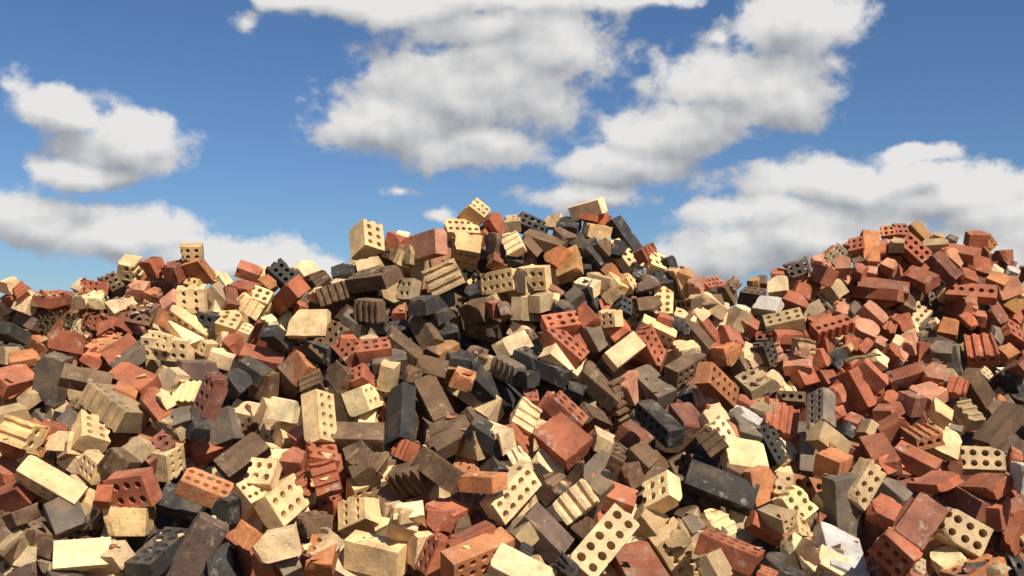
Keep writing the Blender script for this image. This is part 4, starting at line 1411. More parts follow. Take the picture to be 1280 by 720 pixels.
('charcoal brick fragment, rising leftward, just right of the red brick with slotted top', 'brick fragment', 'brick_fragment', 'brick fragments in the pile'),
('charcoal brick fragment, rising leftward, left of the white concrete block', 'brick fragment', 'brick_fragment', 'brick fragments in the pile'),
('dark brown broken brick, rising leftward, just right of the red brick with slotted top', 'brick', 'broken_brick', 'broken bricks heaped in the pile'),
('small red holed half brick, rising leftward, left of the white concrete block', 'brick', 'cored_brick', 'cored bricks heaped in the pile'),
('orange broken brick, rising leftward, just above the stained upright grey brick', 'brick', 'broken_brick', 'broken bricks heaped in the pile'),
('large tan holed brick, rising rightward, just above and right of the stained upright grey brick', 'brick', 'cored_brick', 'cored bricks heaped in the pile'),
('red brick fragment, rising rightward, above and right of the stained upright grey brick', 'brick fragment', 'brick_fragment', 'brick fragments in the pile'),
('upright grey brick with rusty stains and a white spot', 'brick', 'brick', 'whole bricks heaped in the pile'),
('angular white concrete block at the bottom edge of the pile', 'concrete block', 'concrete_block', ''),
('pale yellow holed brick, rising leftward, just below and left of the white concrete block', 'brick', 'cored_brick', 'cored bricks heaped in the pile'),
('red brick fragment, rising leftward, just right of the stained upright grey brick', 'brick fragment', 'brick_fragment', 'brick fragments in the pile'),
('grey-brown broken brick, rising leftward, just above and left of the large dark red brick', 'brick', 'broken_brick', 'broken bricks heaped in the pile'),
('large dark red brick lying flat with one sharp bright edge', 'brick', 'brick', 'whole bricks heaped in the pile'),
('red broken brick, level, just above the large dark red brick', 'brick', 'broken_brick', 'broken bricks heaped in the pile'),
('red brick with a bright top and a dark shaded front', 'brick', 'brick', 'whole bricks heaped in the pile'),
('white mortar lump, upright, just right of the bright-topped red brick', 'mortar lump', 'mortar_lump', 'mortar lumps in the pile'),
('dark red plain brick, rising leftward, just above the grey-tan six-hole brick', 'brick', 'brick', 'whole bricks heaped in the pile'),
('pale yellow brick fragment, rising rightward, just below and left of the grey-tan six-hole brick', 'brick fragment', 'brick_fragment', 'brick fragments in the pile'),
('grey-tan brick with six dark holes above a plain cream face', 'brick', 'cored_brick', 'cored bricks heaped in the pile'),
('large red holed brick, rising leftward, just below the large dark red brick', 'brick', 'cored_brick', 'cored bricks heaped in the pile'),
('red brick fragment, rising leftward, below the large dark red brick', 'brick fragment', 'brick_fragment', 'brick fragments in the pile'),
('small tan holed half brick, upright, just below the large dark red brick', 'brick', 'cored_brick', 'cored bricks heaped in the pile'),
('orange holed brick, rising rightward, just below the grey-tan six-hole brick', 'brick', 'cored_brick', 'cored bricks heaped in the pile'),
('charcoal brick fragment, rising leftward, just below the grey-tan six-hole brick', 'brick fragment', 'brick_fragment', 'brick fragments in the pile'),
('tan brick fragment, rising rightward, below and right of the grey-tan six-hole brick', 'brick fragment', 'brick_fragment', 'brick fragments in the pile'),
('red broken brick, upright, just right of the grey-tan six-hole brick', 'brick', 'broken_brick', 'broken bricks heaped in the pile'),
('red broken brick, upright, just below and right of the bright-topped red brick', 'brick', 'broken_brick', 'broken bricks heaped in the pile'),
('orange broken brick, level, below and left of the flat red brick by the weeds', 'brick', 'broken_brick', 'broken bricks heaped in the pile'),
('red broken brick, level, above the split channelled cream brick', 'brick', 'broken_brick', 'broken bricks heaped in the pile'),
('red brick fragment, upright, above the split channelled cream brick', 'brick fragment', 'brick_fragment', 'brick fragments in the pile'),
('tan broken brick, level, just above the split channelled cream brick', 'brick', 'broken_brick', 'broken bricks heaped in the pile'),
('tan brick fragment, rising rightward, above the split channelled cream brick', 'brick fragment', 'brick_fragment', 'brick fragments in the pile'),
('red broken brick, level, just below the flat red brick by the weeds', 'brick', 'broken_brick', 'broken bricks heaped in the pile'),
('red brick fragment, rising leftward, just left of the broad-faced red brick', 'brick fragment', 'brick_fragment', 'brick fragments in the pile'),
('grey-brown broken brick, rising rightward, just above the broad-faced red brick', 'brick', 'broken_brick', 'broken bricks heaped in the pile'),
('yellow-cream brick facing out with two rows of holes above a purple-brown brick', 'brick', 'cored_brick', 'cored bricks heaped in the pile'),
('small pale yellow holed half brick, rising leftward, just right of the yellow two-row brick', 'brick', 'cored_brick', 'cored bricks heaped in the pile'),
('purple-brown plain brick, level, just below and right of the yellow two-row brick', 'brick', 'brick', 'whole bricks heaped in the pile'),
('red brick with a broad sunlit face and pointed corner', 'brick', 'brick', 'whole bricks heaped in the pile'),
('orange brick fragment, rising leftward, just below the broad-faced red brick', 'brick fragment', 'brick_fragment', 'brick fragments in the pile'),
('red broken brick, rising leftward, just right of the ridged grey-tan holed brick', 'brick', 'broken_brick', 'broken bricks heaped in the pile'),
('pale yellow broken brick, rising leftward, just below the yellow two-row brick', 'brick', 'broken_brick', 'broken bricks heaped in the pile'),
('pale yellow grooved brick, level, just below and right of the yellow two-row brick', 'broken brick', 'grooved_brick', 'grooved broken bricks in the pile'),
('pale yellow brick fragment, rising rightward, just below and right of the broad-faced red brick', 'brick fragment', 'brick_fragment', 'brick fragments in the pile'),
('large dark red holed brick, upright, below and right of the yellow two-row brick', 'brick', 'cored_brick', 'cored bricks heaped in the pile'),
('grey-brown brick fragment, rising rightward, right of the ridged grey-tan holed brick', 'brick fragment', 'brick_fragment', 'brick fragments in the pile'),
('charcoal brick fragment, upright, above the terracotta brick with a hole row', 'brick fragment', 'brick_fragment', 'brick fragments in the pile'),
('tan broken brick, level, right of the ridged grey-tan holed brick', 'brick', 'broken_brick', 'broken bricks heaped in the pile'),
('red broken brick, rising rightward, just above the terracotta brick with a hole row', 'brick', 'broken_brick', 'broken bricks heaped in the pile'),
('grey-tan brick with deep ridges down its broken side and a holed top', 'brick', 'cored_brick', 'cored bricks heaped in the pile'),
('large grey-brown concrete block, upright, above the split channelled cream brick', 'brick', 'broken_brick', 'broken bricks heaped in the pile'),  # concrete block, built from the broken brick mesh and clay material
('dark brown plain brick, level, above and left of the ridged grey-tan holed brick', 'brick', 'brick', 'whole bricks heaped in the pile'),
('cream brick split open along its channels with four small holes in its end', 'brick', 'cored_brick', 'cored bricks heaped in the pile'),
('pale yellow broken brick, level, just right of the split channelled cream brick', 'brick', 'broken_brick', 'broken bricks heaped in the pile'),
('tan brick fragment, rising rightward, just above and right of the long plain cream brick', 'brick fragment', 'brick_fragment', 'brick fragments in the pile'),
('orange brick fragment, level, just below and left of the split channelled cream brick', 'brick fragment', 'brick_fragment', 'brick fragments in the pile'),
('large cream holed brick, rising leftward, just below and left of the ridged grey-tan holed brick', 'brick', 'cored_brick', 'cored bricks heaped in the pile'),
('tan brick fragment, rising rightward, just below the ridged grey-tan holed brick', 'brick fragment', 'brick_fragment', 'brick fragments in the pile'),
('dark red holed brick, rising rightward, below and right of the ridged grey-tan holed brick', 'brick', 'cored_brick', 'cored bricks heaped in the pile'),
('dark brown brick fragment, rising leftward, just above and right of the long plain cream brick', 'brick fragment', 'brick_fragment', 'brick fragments in the pile'),
('red brick fragment, level, just right of the split channelled cream brick', 'brick fragment', 'brick_fragment', 'brick fragments in the pile'),
('grey-brown brick fragment, rising rightward, above and right of the split channelled cream brick', 'brick fragment', 'brick_fragment', 'brick fragments in the pile'),
('red plain brick, level, below and left of the wide blank cream brick', 'brick', 'brick', 'whole bricks heaped in the pile'),
('charcoal broken brick, rising leftward, below and left of the wide blank cream brick', 'brick', 'broken_brick', 'broken bricks heaped in the pile'),
('pale yellow broken brick, rising leftward, right of the yellow two-row brick', 'brick', 'broken_brick', 'broken bricks heaped in the pile'),
('charcoal broken brick, rising leftward, below and right of the yellow two-row brick', 'brick', 'broken_brick', 'broken bricks heaped in the pile'),
('orange broken brick, rising leftward, just below the wide blank cream brick', 'brick', 'broken_brick', 'broken bricks heaped in the pile'),
('charcoal broken brick, rising leftward, just below the wide blank cream brick', 'brick', 'broken_brick', 'broken bricks heaped in the pile'),
('red holed brick, rising leftward, just below and right of the wide blank cream brick', 'brick', 'cored_brick', 'cored bricks heaped in the pile'),
('red holed brick, level, below the long dark brown brick', 'brick', 'cored_brick', 'cored bricks heaped in the pile'),
('grey-brown plain brick, level, above the upright charcoal brick', 'brick', 'brick', 'whole bricks heaped in the pile'),
('red holed half brick, rising rightward, above and left of the upright charcoal brick', 'brick', 'cored_brick', 'cored bricks heaped in the pile'),
('dark brown broken brick, rising leftward, above the tall upright cream brick', 'brick', 'broken_brick', 'broken bricks heaped in the pile'),
('dark brown grooved brick, rising rightward, above the tall upright cream brick', 'broken brick', 'grooved_brick', 'grooved broken bricks in the pile'),
('dark brown plain brick, rising leftward, above and left of the tall upright cream brick', 'brick', 'brick', 'whole bricks heaped in the pile'),
('dark brown broken brick, upright, above and left of the tall upright cream brick', 'brick', 'broken_brick', 'broken bricks heaped in the pile'),
('pale yellow broken brick, level, above the pale four-hole half brick', 'brick', 'broken_brick', 'broken bricks heaped in the pile'),
('pale yellow broken brick, upright, above and right of the terracotta brick with a hole row', 'brick', 'broken_brick', 'broken bricks heaped in the pile'),
('dark brown holed half brick, upright, left of the tall upright cream brick', 'brick', 'cored_brick', 'cored bricks heaped in the pile'),
('grey-brown broken brick, upright, above the terracotta brick with a hole row', 'brick', 'broken_brick', 'broken bricks heaped in the pile'),
('large dark brown plain brick, rising rightward, above and left of the pale four-hole half brick', 'brick', 'brick', 'whole bricks heaped in the pile'),
('pale yellow broken brick, level, just left of the tall upright cream brick', 'brick', 'broken_brick', 'broken bricks heaped in the pile'),
('tall cream brick standing on end with two columns of holes in its side', 'brick', 'cored_brick', 'cored bricks heaped in the pile'),
('cream holed brick, upright, just above and left of the upright charcoal brick', 'brick', 'cored_brick', 'cored bricks heaped in the pile'),
('pale yellow broken brick, upright, just above the upright charcoal brick', 'brick', 'broken_brick', 'broken bricks heaped in the pile'),
('dark brown brick fragment, rising leftward, above the upright charcoal brick', 'brick fragment', 'brick_fragment', 'brick fragments in the pile'),
('small red broken brick, rising leftward, just above and left of the upright charcoal brick', 'brick', 'broken_brick', 'broken bricks heaped in the pile'),
('large dark brown plain brick, level, just right of the tall upright cream brick', 'brick', 'brick', 'whole bricks heaped in the pile'),
('big charcoal brick standing upright with a lighter grey sunlit side', 'brick', 'brick', 'whole bricks heaped in the pile'),
('red grooved brick, upright, just below the upright charcoal brick', 'broken brick', 'grooved_brick', 'grooved broken bricks in the pile'),
('dark brown grooved brick, rising leftward, just below and left of the upright charcoal brick', 'broken brick', 'grooved_brick', 'grooved broken bricks in the pile'),
('red brick fragment, level, just below and left of the tall upright cream brick', 'brick fragment', 'brick_fragment', 'brick fragments in the pile'),
('red holed half brick, level, just below the tall upright cream brick', 'brick', 'cored_brick', 'cored bricks heaped in the pile'),
('dark brown broken brick, level, above and left of the white-cream brick with crumbled end', 'brick', 'broken_brick', 'broken bricks heaped in the pile'),
('large dark brown plain brick, upright, just above and right of the upright charcoal brick', 'brick', 'brick', 'whole bricks heaped in the pile'),
('dark brown brick fragment, rising leftward, below the ridged grey-tan split brick', 'brick fragment', 'brick_fragment', 'brick fragments in the pile'),
('charcoal broken brick, level, above the white-cream brick with crumbled end', 'brick', 'broken_brick', 'broken bricks heaped in the pile'),
('dark brown brick fragment, rising leftward, above the white-cream brick with crumbled end', 'brick fragment', 'brick_fragment', 'brick fragments in the pile'),
('orange brick fragment, rising leftward, just above the white-cream brick with crumbled end', 'brick fragment', 'brick_fragment', 'brick fragments in the pile'),
('charcoal brick fragment, upright, just above the white-cream brick with crumbled end', 'brick fragment', 'brick_fragment', 'brick fragments in the pile'),
('long white-cream brick with a smooth top and one crumbled end', 'brick', 'brick', 'whole bricks heaped in the pile'),
('large charcoal plain brick, rising leftward, just above and left of the broad-ridged cream piece', 'brick', 'brick', 'whole bricks heaped in the pile'),
('grey-brown grooved brick, rising leftward, just above and right of the white-cream brick with crumbled end', 'broken brick', 'grooved_brick', 'grooved broken bricks in the pile'),
('charcoal brick fragment, level, just left of the long black one-row brick', 'brick fragment', 'brick_fragment', 'brick fragments in the pile'),
('small red holed half brick, level, just above the broad-ridged cream piece', 'brick', 'cored_brick', 'cored bricks heaped in the pile'),
('long black brick with one row of holes along its narrow top', 'brick', 'cored_brick', 'cored bricks heaped in the pile'),
('charcoal brick fragment, rising leftward, just below and right of the long black one-row brick', 'brick fragment', 'brick_fragment', 'brick fragments in the pile'),
('pale yellow broken brick, rising leftward, just above and right of the long black one-row brick', 'brick', 'broken_brick', 'broken bricks heaped in the pile'),
('small red holed half brick, rising leftward, just left of the brightest smooth cream brick', 'brick', 'cored_brick', 'cored bricks heaped in the pile'),
('dark brown plain brick, rising leftward, just below the brightest smooth cream brick', 'brick', 'brick', 'whole bricks heaped in the pile'),
('red holed brick, rising leftward, just above the large broken red brick', 'brick', 'cored_brick', 'cored bricks heaped in the pile'),
('dark brown plain brick, rising leftward, just above and right of the large broken red brick', 'brick', 'brick', 'whole bricks heaped in the pile'),
('pale yellow brick fragment, rising leftward, just right of the large broken red brick', 'brick fragment', 'brick_fragment', 'brick fragments in the pile'),
('fluted cream piece with broad ridges beside the broken red brick', 'broken brick', 'grooved_brick', 'grooved broken bricks in the pile'),
('large broken red brick, the widest plain red face in the middle of the pile', 'brick', 'broken_brick', 'broken bricks heaped in the pile'),
('red broken brick, rising leftward, just below the broad-ridged cream piece', 'brick', 'broken_brick', 'broken bricks heaped in the pile'),
('charcoal plain brick, rising leftward, just below the white-cream brick with crumbled end', 'brick', 'brick', 'whole bricks heaped in the pile'),
('tan broken brick, upright, just below and left of the white-cream brick with crumbled end', 'brick', 'broken_brick', 'broken bricks heaped in the pile'),
('pale yellow grooved brick, rising leftward, just below the white-cream brick with crumbled end', 'broken brick', 'grooved_brick', 'grooved broken bricks in the pile'),
('pale yellow grooved brick, rising rightward, just below the broad-ridged cream piece', 'broken brick', 'grooved_brick', 'grooved broken bricks in the pile'),
('dark brown plain brick, rising rightward, just right of the upright charcoal brick', 'brick', 'brick', 'whole bricks heaped in the pile'),
('dark brown broken brick, rising rightward, just left of the white-cream brick with crumbled end', 'brick', 'broken_brick', 'broken bricks heaped in the pile'),
('dark brown broken brick, upright, just right of the upright charcoal brick', 'brick', 'broken_brick', 'broken bricks heaped in the pile'),
('red holed brick, rising leftward, just right of the brightest smooth cream brick', 'brick', 'cored_brick', 'cored bricks heaped in the pile'),
('grey-brown plain brick, rising leftward, just left of the dark brown brick with holed side', 'brick', 'brick', 'whole bricks heaped in the pile'),
('dark brown brick with a flat top and holes in its shadowed right side', 'brick', 'cored_brick', 'cored bricks heaped in the pile'),
('dark brown grooved brick, upright, just below the brightest smooth cream brick', 'broken brick', 'grooved_brick', 'grooved broken bricks in the pile'),
('salmon pink broken brick, upright, just below and right of the brightest smooth cream brick', 'brick', 'broken_brick', 'broken bricks heaped in the pile'),
('bright orange brick with ten round holes in its sunlit side', 'brick', 'cored_brick', 'cored bricks heaped in the pile'),
('salmon pink grooved brick, level, just below and left of the orange ten-hole brick', 'broken brick', 'grooved_brick', 'grooved broken bricks in the pile'),
('dark red broken brick, rising leftward, just below and left of the orange ten-hole brick', 'brick', 'broken_brick', 'broken bricks heaped in the pile'),
('pale yellow brick fragment, level, just below the orange ten-hole brick', 'brick fragment', 'brick_fragment', 'brick fragments in the pile'),
('small white mortar lump, rising leftward, just below the grey-cream four-hole half brick', 'mortar lump', 'mortar_lump', 'mortar lumps in the pile'),
('grey-brown brick fragment, rising leftward, just below and right of the orange ten-hole brick', 'brick fragment', 'brick_fragment', 'brick fragments in the pile'),
('black brick with a grey end and round holes in its shadowed side', 'brick', 'cored_brick', 'cored bricks heaped in the pile'),
('dark red plain brick, rising leftward, just left of the black brick with grey end', 'brick', 'brick', 'whole bricks heaped in the pile'),
('dark brown brick fragment, rising leftward, just above the cream chunk with broken holes', 'brick fragment', 'brick_fragment', 'brick fragments in the pile'),
('dark brown grooved brick, upright, below and left of the black brick with grey end', 'broken brick', 'grooved_brick', 'grooved broken bricks in the pile'),
('dark brown grooved brick, rising leftward, just above the biggest charcoal brick', 'broken brick', 'grooved_brick', 'grooved broken bricks in the pile'),
('pale yellow holed brick, rising leftward, above the biggest charcoal brick', 'brick', 'cored_brick', 'cored bricks heaped in the pile'),
('orange brick fragment, rising leftward, just below and left of the grey-cream four-hole half brick', 'brick fragment', 'brick_fragment', 'brick fragments in the pile'),
('charcoal holed brick, rising leftward, below and left of the standing grey-tan brick', 'brick', 'cored_brick', 'cored bricks heaped in the pile'),
('grey-brown brick fragment, rising leftward, just below the grey-cream four-hole half brick', 'brick fragment', 'brick_fragment', 'brick fragments in the pile'),
('pale yellow broken brick, level, just above and right of the biggest charcoal brick', 'brick', 'broken_brick', 'broken bricks heaped in the pile'),
('small pale yellow broken brick, rising leftward, just below and left of the standing grey-tan brick', 'brick', 'broken_brick', 'broken bricks heaped in the pile'),
('red grooved brick, rising leftward, just left of the standing grey-tan brick', 'broken brick', 'grooved_brick', 'grooved broken bricks in the pile'),
('grey-cream half brick with four holes in its top', 'brick', 'cored_brick', 'cored bricks heaped in the pile'),
('dark brown holed half brick, level, just above and left of the standing grey-tan brick', 'brick', 'cored_brick', 'cored bricks heaped in the pile'),
('tan brick fragment, rising rightward, just below and right of the grey-cream four-hole half brick', 'brick fragment', 'brick_fragment', 'brick fragments in the pile'),
('red brick fragment, rising leftward, just below and left of the grey-cream four-hole half brick', 'brick fragment', 'brick_fragment', 'brick fragments in the pile'),
('pale yellow brick fragment, rising leftward, just right of the grey-cream four-hole half brick', 'brick fragment', 'brick_fragment', 'brick fragments in the pile'),
('small pale yellow grooved brick, level, just right of the grey-cream four-hole half brick', 'broken brick', 'grooved_brick', 'grooved broken bricks in the pile'),
('salmon pink broken brick, level, just below the pale grey holed brick', 'brick', 'broken_brick', 'broken bricks heaped in the pile'),
('red broken brick, upright, just above the standing grey-tan brick', 'brick', 'broken_brick', 'broken bricks heaped in the pile'),
('charcoal holed brick, upright, just above and right of the grey-cream four-hole half brick', 'brick', 'cored_brick', 'cored bricks heaped in the pile'),
('pale yellow brick fragment, rising leftward, just below and left of the pale grey holed brick', 'brick fragment', 'brick_fragment', 'brick fragments in the pile'),
('dark brown brick fragment, rising leftward, just above the grey-cream four-hole half brick', 'brick fragment', 'brick_fragment', 'brick fragments in the pile'),
('orange brick fragment, upright, just above and right of the orange ten-hole brick', 'brick fragment', 'brick_fragment', 'brick fragments in the pile'),
('red brick fragment, rising leftward, just above the orange ten-hole brick', 'brick fragment', 'brick_fragment', 'brick fragments in the pile'),
('grey-tan brick standing on end with dark holes down its shaded side', 'brick', 'cored_brick', 'cored bricks heaped in the pile'),
('red brick fragment, upright, just below the scalloped red brick', 'brick fragment', 'brick_fragment', 'brick fragments in the pile'),
('charcoal brick fragment, rising rightward, just below and right of the scalloped red brick', 'brick fragment', 'brick_fragment', 'brick fragments in the pile'),
('red brick fragment, rising leftward, just above the standing grey-tan brick', 'brick fragment', 'brick_fragment', 'brick fragments in the pile'),
('long red brick leaning steeply with one sunlit side', 'brick', 'brick', 'whole bricks heaped in the pile'),
('red plain brick, rising leftward, above and right of the standing grey-tan brick', 'brick', 'brick', 'whole bricks heaped in the pile'),
('pale yellow brick fragment, rising leftward, just above the long leaning red brick', 'brick fragment', 'brick_fragment', 'brick fragments in the pile'),
('red plain brick, rising rightward, just above and right of the long leaning red brick', 'brick', 'brick', 'whole bricks heaped in the pile'),
('red broken brick, rising leftward, below the long red brick', 'brick', 'broken_brick', 'broken bricks heaped in the pile'),
('small red broken brick, upright, left of the notched red brick', 'brick', 'broken_brick', 'broken bricks heaped in the pile'),
('grey-brown broken brick, level, just left of the notched red brick', 'brick', 'broken_brick', 'broken bricks heaped in the pile'),
('red brick with a notched top and two holes in its shaded end', 'brick', 'cored_brick', 'cored bricks heaped in the pile'),
('orange brick fragment, rising leftward, just right of the notched red brick', 'brick fragment', 'brick_fragment', 'brick fragments in the pile'),
('small dark red plain brick, rising rightward, just right of the notched red brick', 'brick', 'brick', 'whole bricks heaped in the pile'),
('dark brown plain brick, rising leftward, just above the leaning grey-brown beam', 'brick', 'brick', 'whole bricks heaped in the pile'),
('small tan holed half brick, rising leftward, just below and right of the notched red brick', 'brick', 'cored_brick', 'cored bricks heaped in the pile'),
('salmon pink broken brick, rising leftward, below and left of the notched red brick', 'brick', 'broken_brick', 'broken bricks heaped in the pile'),
('salmon pink brick fragment, level, just left of the notched red brick', 'brick fragment', 'brick_fragment', 'brick fragments in the pile'),
('red grooved brick, rising leftward, just below and left of the notched red brick', 'broken brick', 'grooved_brick', 'grooved broken bricks in the pile'),
('tan grooved brick, rising leftward, just left of the leaning grey-brown beam', 'broken brick', 'grooved_brick', 'grooved broken bricks in the pile'),
('long grey-brown beam-like block leaning at the shaded edge', 'brick', 'brick', 'whole bricks heaped in the pile'),
('charcoal broken brick, upright, just above and right of the leaning grey-brown beam', 'brick', 'broken_brick', 'broken bricks heaped in the pile'),
('cream brick fragment, rising leftward, left of the leaning grey-brown beam', 'brick fragment', 'brick_fragment', 'brick fragments in the pile'),
('grey-brown brick fragment, rising leftward, just left of the leaning grey-brown beam', 'brick fragment', 'brick_fragment', 'brick fragments in the pile'),
('dark red broken brick, rising leftward, just right of the long leaning red brick', 'brick', 'broken_brick', 'broken bricks heaped in the pile'),
('red brick fragment, rising leftward, just right of the long leaning red brick', 'brick fragment', 'brick_fragment', 'brick fragments in the pile'),
('red brick fragment, level, just below and right of the long leaning red brick', 'brick fragment', 'brick_fragment', 'brick fragments in the pile'),
('red brick fragment, upright, just right of the standing grey-tan brick', 'brick fragment', 'brick_fragment', 'brick fragments in the pile'),
('red brick fragment, upright, just left of the long leaning red brick', 'brick fragment', 'brick_fragment', 'brick fragments in the pile'),
('red brick fragment, rising leftward, just below the long leaning red brick', 'brick fragment', 'brick_fragment', 'brick fragments in the pile'),
('red broken brick, rising rightward, just below and right of the long leaning red brick', 'brick', 'broken_brick', 'broken bricks heaped in the pile'),
('red plain brick, rising leftward, below the long leaning red brick', 'brick', 'brick', 'whole bricks heaped in the pile'),
('charcoal brick fragment, upright, just below and right of the standing grey-tan brick', 'brick fragment', 'brick_fragment', 'brick fragments in the pile'),
('tan plain brick, rising leftward, just below the standing grey-tan brick', 'brick', 'brick', 'whole bricks heaped in the pile'),
('orange holed brick, level, below and right of the long leaning red brick', 'brick', 'cored_brick', 'cored bricks heaped in the pile'),
('red plain brick, rising leftward, above the large dark red brick', 'brick', 'brick', 'whole bricks heaped in the pile'),
('pale yellow broken brick, rising leftward, left of the leaning grey-brown beam', 'brick', 'broken_brick', 'broken bricks heaped in the pile'),
('large tan holed brick, level, just above the bright-topped red brick', 'brick', 'cored_brick', 'cored bricks heaped in the pile'),
('red brick fragment, upright, just below and right of the leaning grey-brown beam', 'brick fragment', 'brick_fragment', 'brick fragments in the pile'),
('pale yellow broken brick, rising leftward, left of the cream grooved-sided crest brick', 'brick', 'broken_brick', 'broken bricks heaped in the pile'),
('pale yellow brick fragment, rising leftward, left of the flat red brick by the weeds', 'brick fragment', 'brick_fragment', 'brick fragments in the pile'),
('small red grooved brick, upright, just left of the flat red brick by the weeds', 'broken brick', 'grooved_brick', 'grooved broken bricks in the pile'),
('red brick fragment, rising rightward, just left of the flat red brick by the weeds', 'brick fragment', 'brick_fragment', 'brick fragments in the pile'),
('pale yellow broken brick, upright, just left of the flat red brick by the weeds', 'brick', 'broken_brick', 'broken bricks heaped in the pile'),
('flat red brick lying on the low crest beside the dry weeds', 'brick', 'brick', 'whole bricks heaped in the pile'),
('pale yellow brick fragment, rising rightward, left of the cream grooved-sided crest brick', 'brick fragment', 'brick_fragment', 'brick fragments in the pile'),
('red holed brick, level, just right of the flat red brick by the weeds', 'brick', 'cored_brick', 'cored bricks heaped in the pile'),
('pale yellow brick fragment, level, just right of the flat red brick by the weeds', 'brick fragment', 'brick_fragment', 'brick fragments in the pile'),
('pale yellow brick fragment, level, just below and left of the cream grooved-sided crest brick', 'brick fragment', 'brick_fragment', 'brick fragments in the pile'),
('dark brown holed brick, rising leftward, just below and left of the cream grooved-sided crest brick', 'brick', 'cored_brick', 'cored bricks heaped in the pile'),
('cream four-hole brick with a grooved side, perched on the low crest', 'brick', 'cored_brick', 'cored bricks heaped in the pile'),
('red broken brick, upright, just right of the cream grooved-sided crest brick', 'brick', 'broken_brick', 'broken bricks heaped in the pile'),
('salmon pink brick fragment, level, just below the cream grooved-sided crest brick', 'brick fragment', 'brick_fragment', 'brick fragments in the pile'),
('orange brick fragment, rising leftward, just below and right of the cream grooved-sided crest brick', 'brick fragment', 'brick_fragment', 'brick fragments in the pile'),
('pale yellow broken brick, rising rightward, just below the cream grooved-sided crest brick', 'brick', 'broken_brick', 'broken bricks heaped in the pile'),
('small red broken brick, rising rightward, below the cream grooved-sided crest brick', 'brick', 'broken_brick', 'broken bricks heaped in the pile'),
('purple-brown brick fragment, level, just below the cream grooved-sided crest brick', 'brick fragment', 'brick_fragment', 'brick fragments in the pile'),
('dark brown holed brick, level, just above and left of the yellow two-row brick', 'brick', 'cored_brick', 'cored bricks heaped in the pile'),
('orange brick fragment, rising rightward, just above the yellow two-row brick', 'brick fragment', 'brick_fragment', 'brick fragments in the pile'),
('salmon pink brick fragment, rising rightward, just below and right of the cream grooved-sided crest brick', 'brick fragment', 'brick_fragment', 'brick fragments in the pile'),
('red broken brick, upright, just below and left of the highest brick of the low crest', 'brick', 'broken_brick', 'broken bricks heaped in the pile'),
('small cream brick with four holes, highest on the low crest', 'brick', 'cored_brick', 'cored bricks heaped in the pile'),
('small cream holed half brick, level, just below the highest brick of the low crest', 'brick', 'cored_brick', 'cored bricks heaped in the pile'),
('cream holed brick, upright, just below the highest brick of the low crest', 'brick', 'cored_brick', 'cored bricks heaped in the pile'),
('charcoal plain brick, level, below and left of the flat red brick by the weeds', 'brick', 'brick', 'whole bricks heaped in the pile'),
('purple-brown broken brick, rising leftward, left of the cream grooved-sided crest brick', 'brick', 'broken_brick', 'broken bricks heaped in the pile'),
('orange plain brick, rising rightward, just above and left of the broad-faced red brick', 'brick', 'brick', 'whole bricks heaped in the pile'),
('red plain brick, rising rightward, just above the broad-faced red brick', 'brick', 'brick', 'whole bricks heaped in the pile'),
('red broken brick, rising rightward, above and left of the broad-faced red brick', 'brick', 'broken_brick', 'broken bricks heaped in the pile'),
('small salmon pink broken brick, level, just above and left of the yellow two-row brick', 'brick', 'broken_brick', 'broken bricks heaped in the pile'),
('red holed brick, level, just below and right of the flat red brick by the weeds', 'brick', 'cored_brick', 'cored bricks heaped in the pile'),
('pale yellow broken brick, rising leftward, just above and right of the yellow two-row brick', 'brick', 'broken_brick', 'broken bricks heaped in the pile'),
('cream holed brick, rising leftward, just above and left of the yellow two-row brick', 'brick', 'cored_brick', 'cored bricks heaped in the pile'),
('cream holed half brick, rising leftward, just above and right of the yellow two-row brick', 'brick', 'cored_brick', 'cored bricks heaped in the pile'),
('orange plain brick, rising leftward, just below the highest brick of the low crest', 'brick', 'brick', 'whole bricks heaped in the pile'),
('small pale yellow broken brick, upright, left of the charcoal six-hole crest brick', 'brick', 'broken_brick', 'broken bricks heaped in the pile'),
('red plain brick, rising leftward, just left of the charcoal six-hole crest brick', 'brick', 'brick', 'whole bricks heaped in the pile'),
('red plain brick, rising leftward, just left of the tilted two-tone red brick', 'brick', 'brick', 'whole bricks heaped in the pile'),
('charcoal brick with six round holes facing out on the crest', 'brick', 'cored_brick', 'cored bricks heaped in the pile'),
('orange brick fragment, rising leftward, just below and left of the charcoal six-hole crest brick', 'brick fragment', 'brick_fragment', 'brick fragments in the pile'),
('tilted red brick with one sunlit face and one large dark face', 'brick', 'brick', 'whole bricks heaped in the pile'),
('pale yellow broken brick, rising rightward, just right of the charcoal six-hole crest brick', 'brick', 'broken_brick', 'broken bricks heaped in the pile'),
('small dark brown grooved brick, rising rightward, just right of the charcoal six-hole crest brick', 'broken brick', 'grooved_brick', 'grooved broken bricks in the pile'),
('dark brown grooved brick, rising rightward, just above and right of the wide blank cream brick', 'broken brick', 'grooved_brick', 'grooved broken bricks in the pile'),
('pale yellow brick fragment, level, just left of the long dark brown brick', 'brick fragment', 'brick_fragment', 'brick fragments in the pile'),
('charcoal broken brick, rising rightward, just left of the long dark brown brick', 'brick', 'broken_brick', 'broken bricks heaped in the pile'),
('cream holed half brick, rising leftward, just left of the tilted two-tone red brick', 'brick', 'cored_brick', 'cored bricks heaped in the pile'),
('pale yellow grooved brick, rising leftward, just left of the tilted two-tone red brick', 'broken brick', 'grooved_brick', 'grooved broken bricks in the pile'),
('cream holed brick, rising leftward, left of the tilted two-tone red brick', 'brick', 'cored_brick', 'cored bricks heaped in the pile'),
('small cream holed half brick, rising leftward, below and left of the tilted two-tone red brick', 'brick', 'cored_brick', 'cored bricks heaped in the pile'),
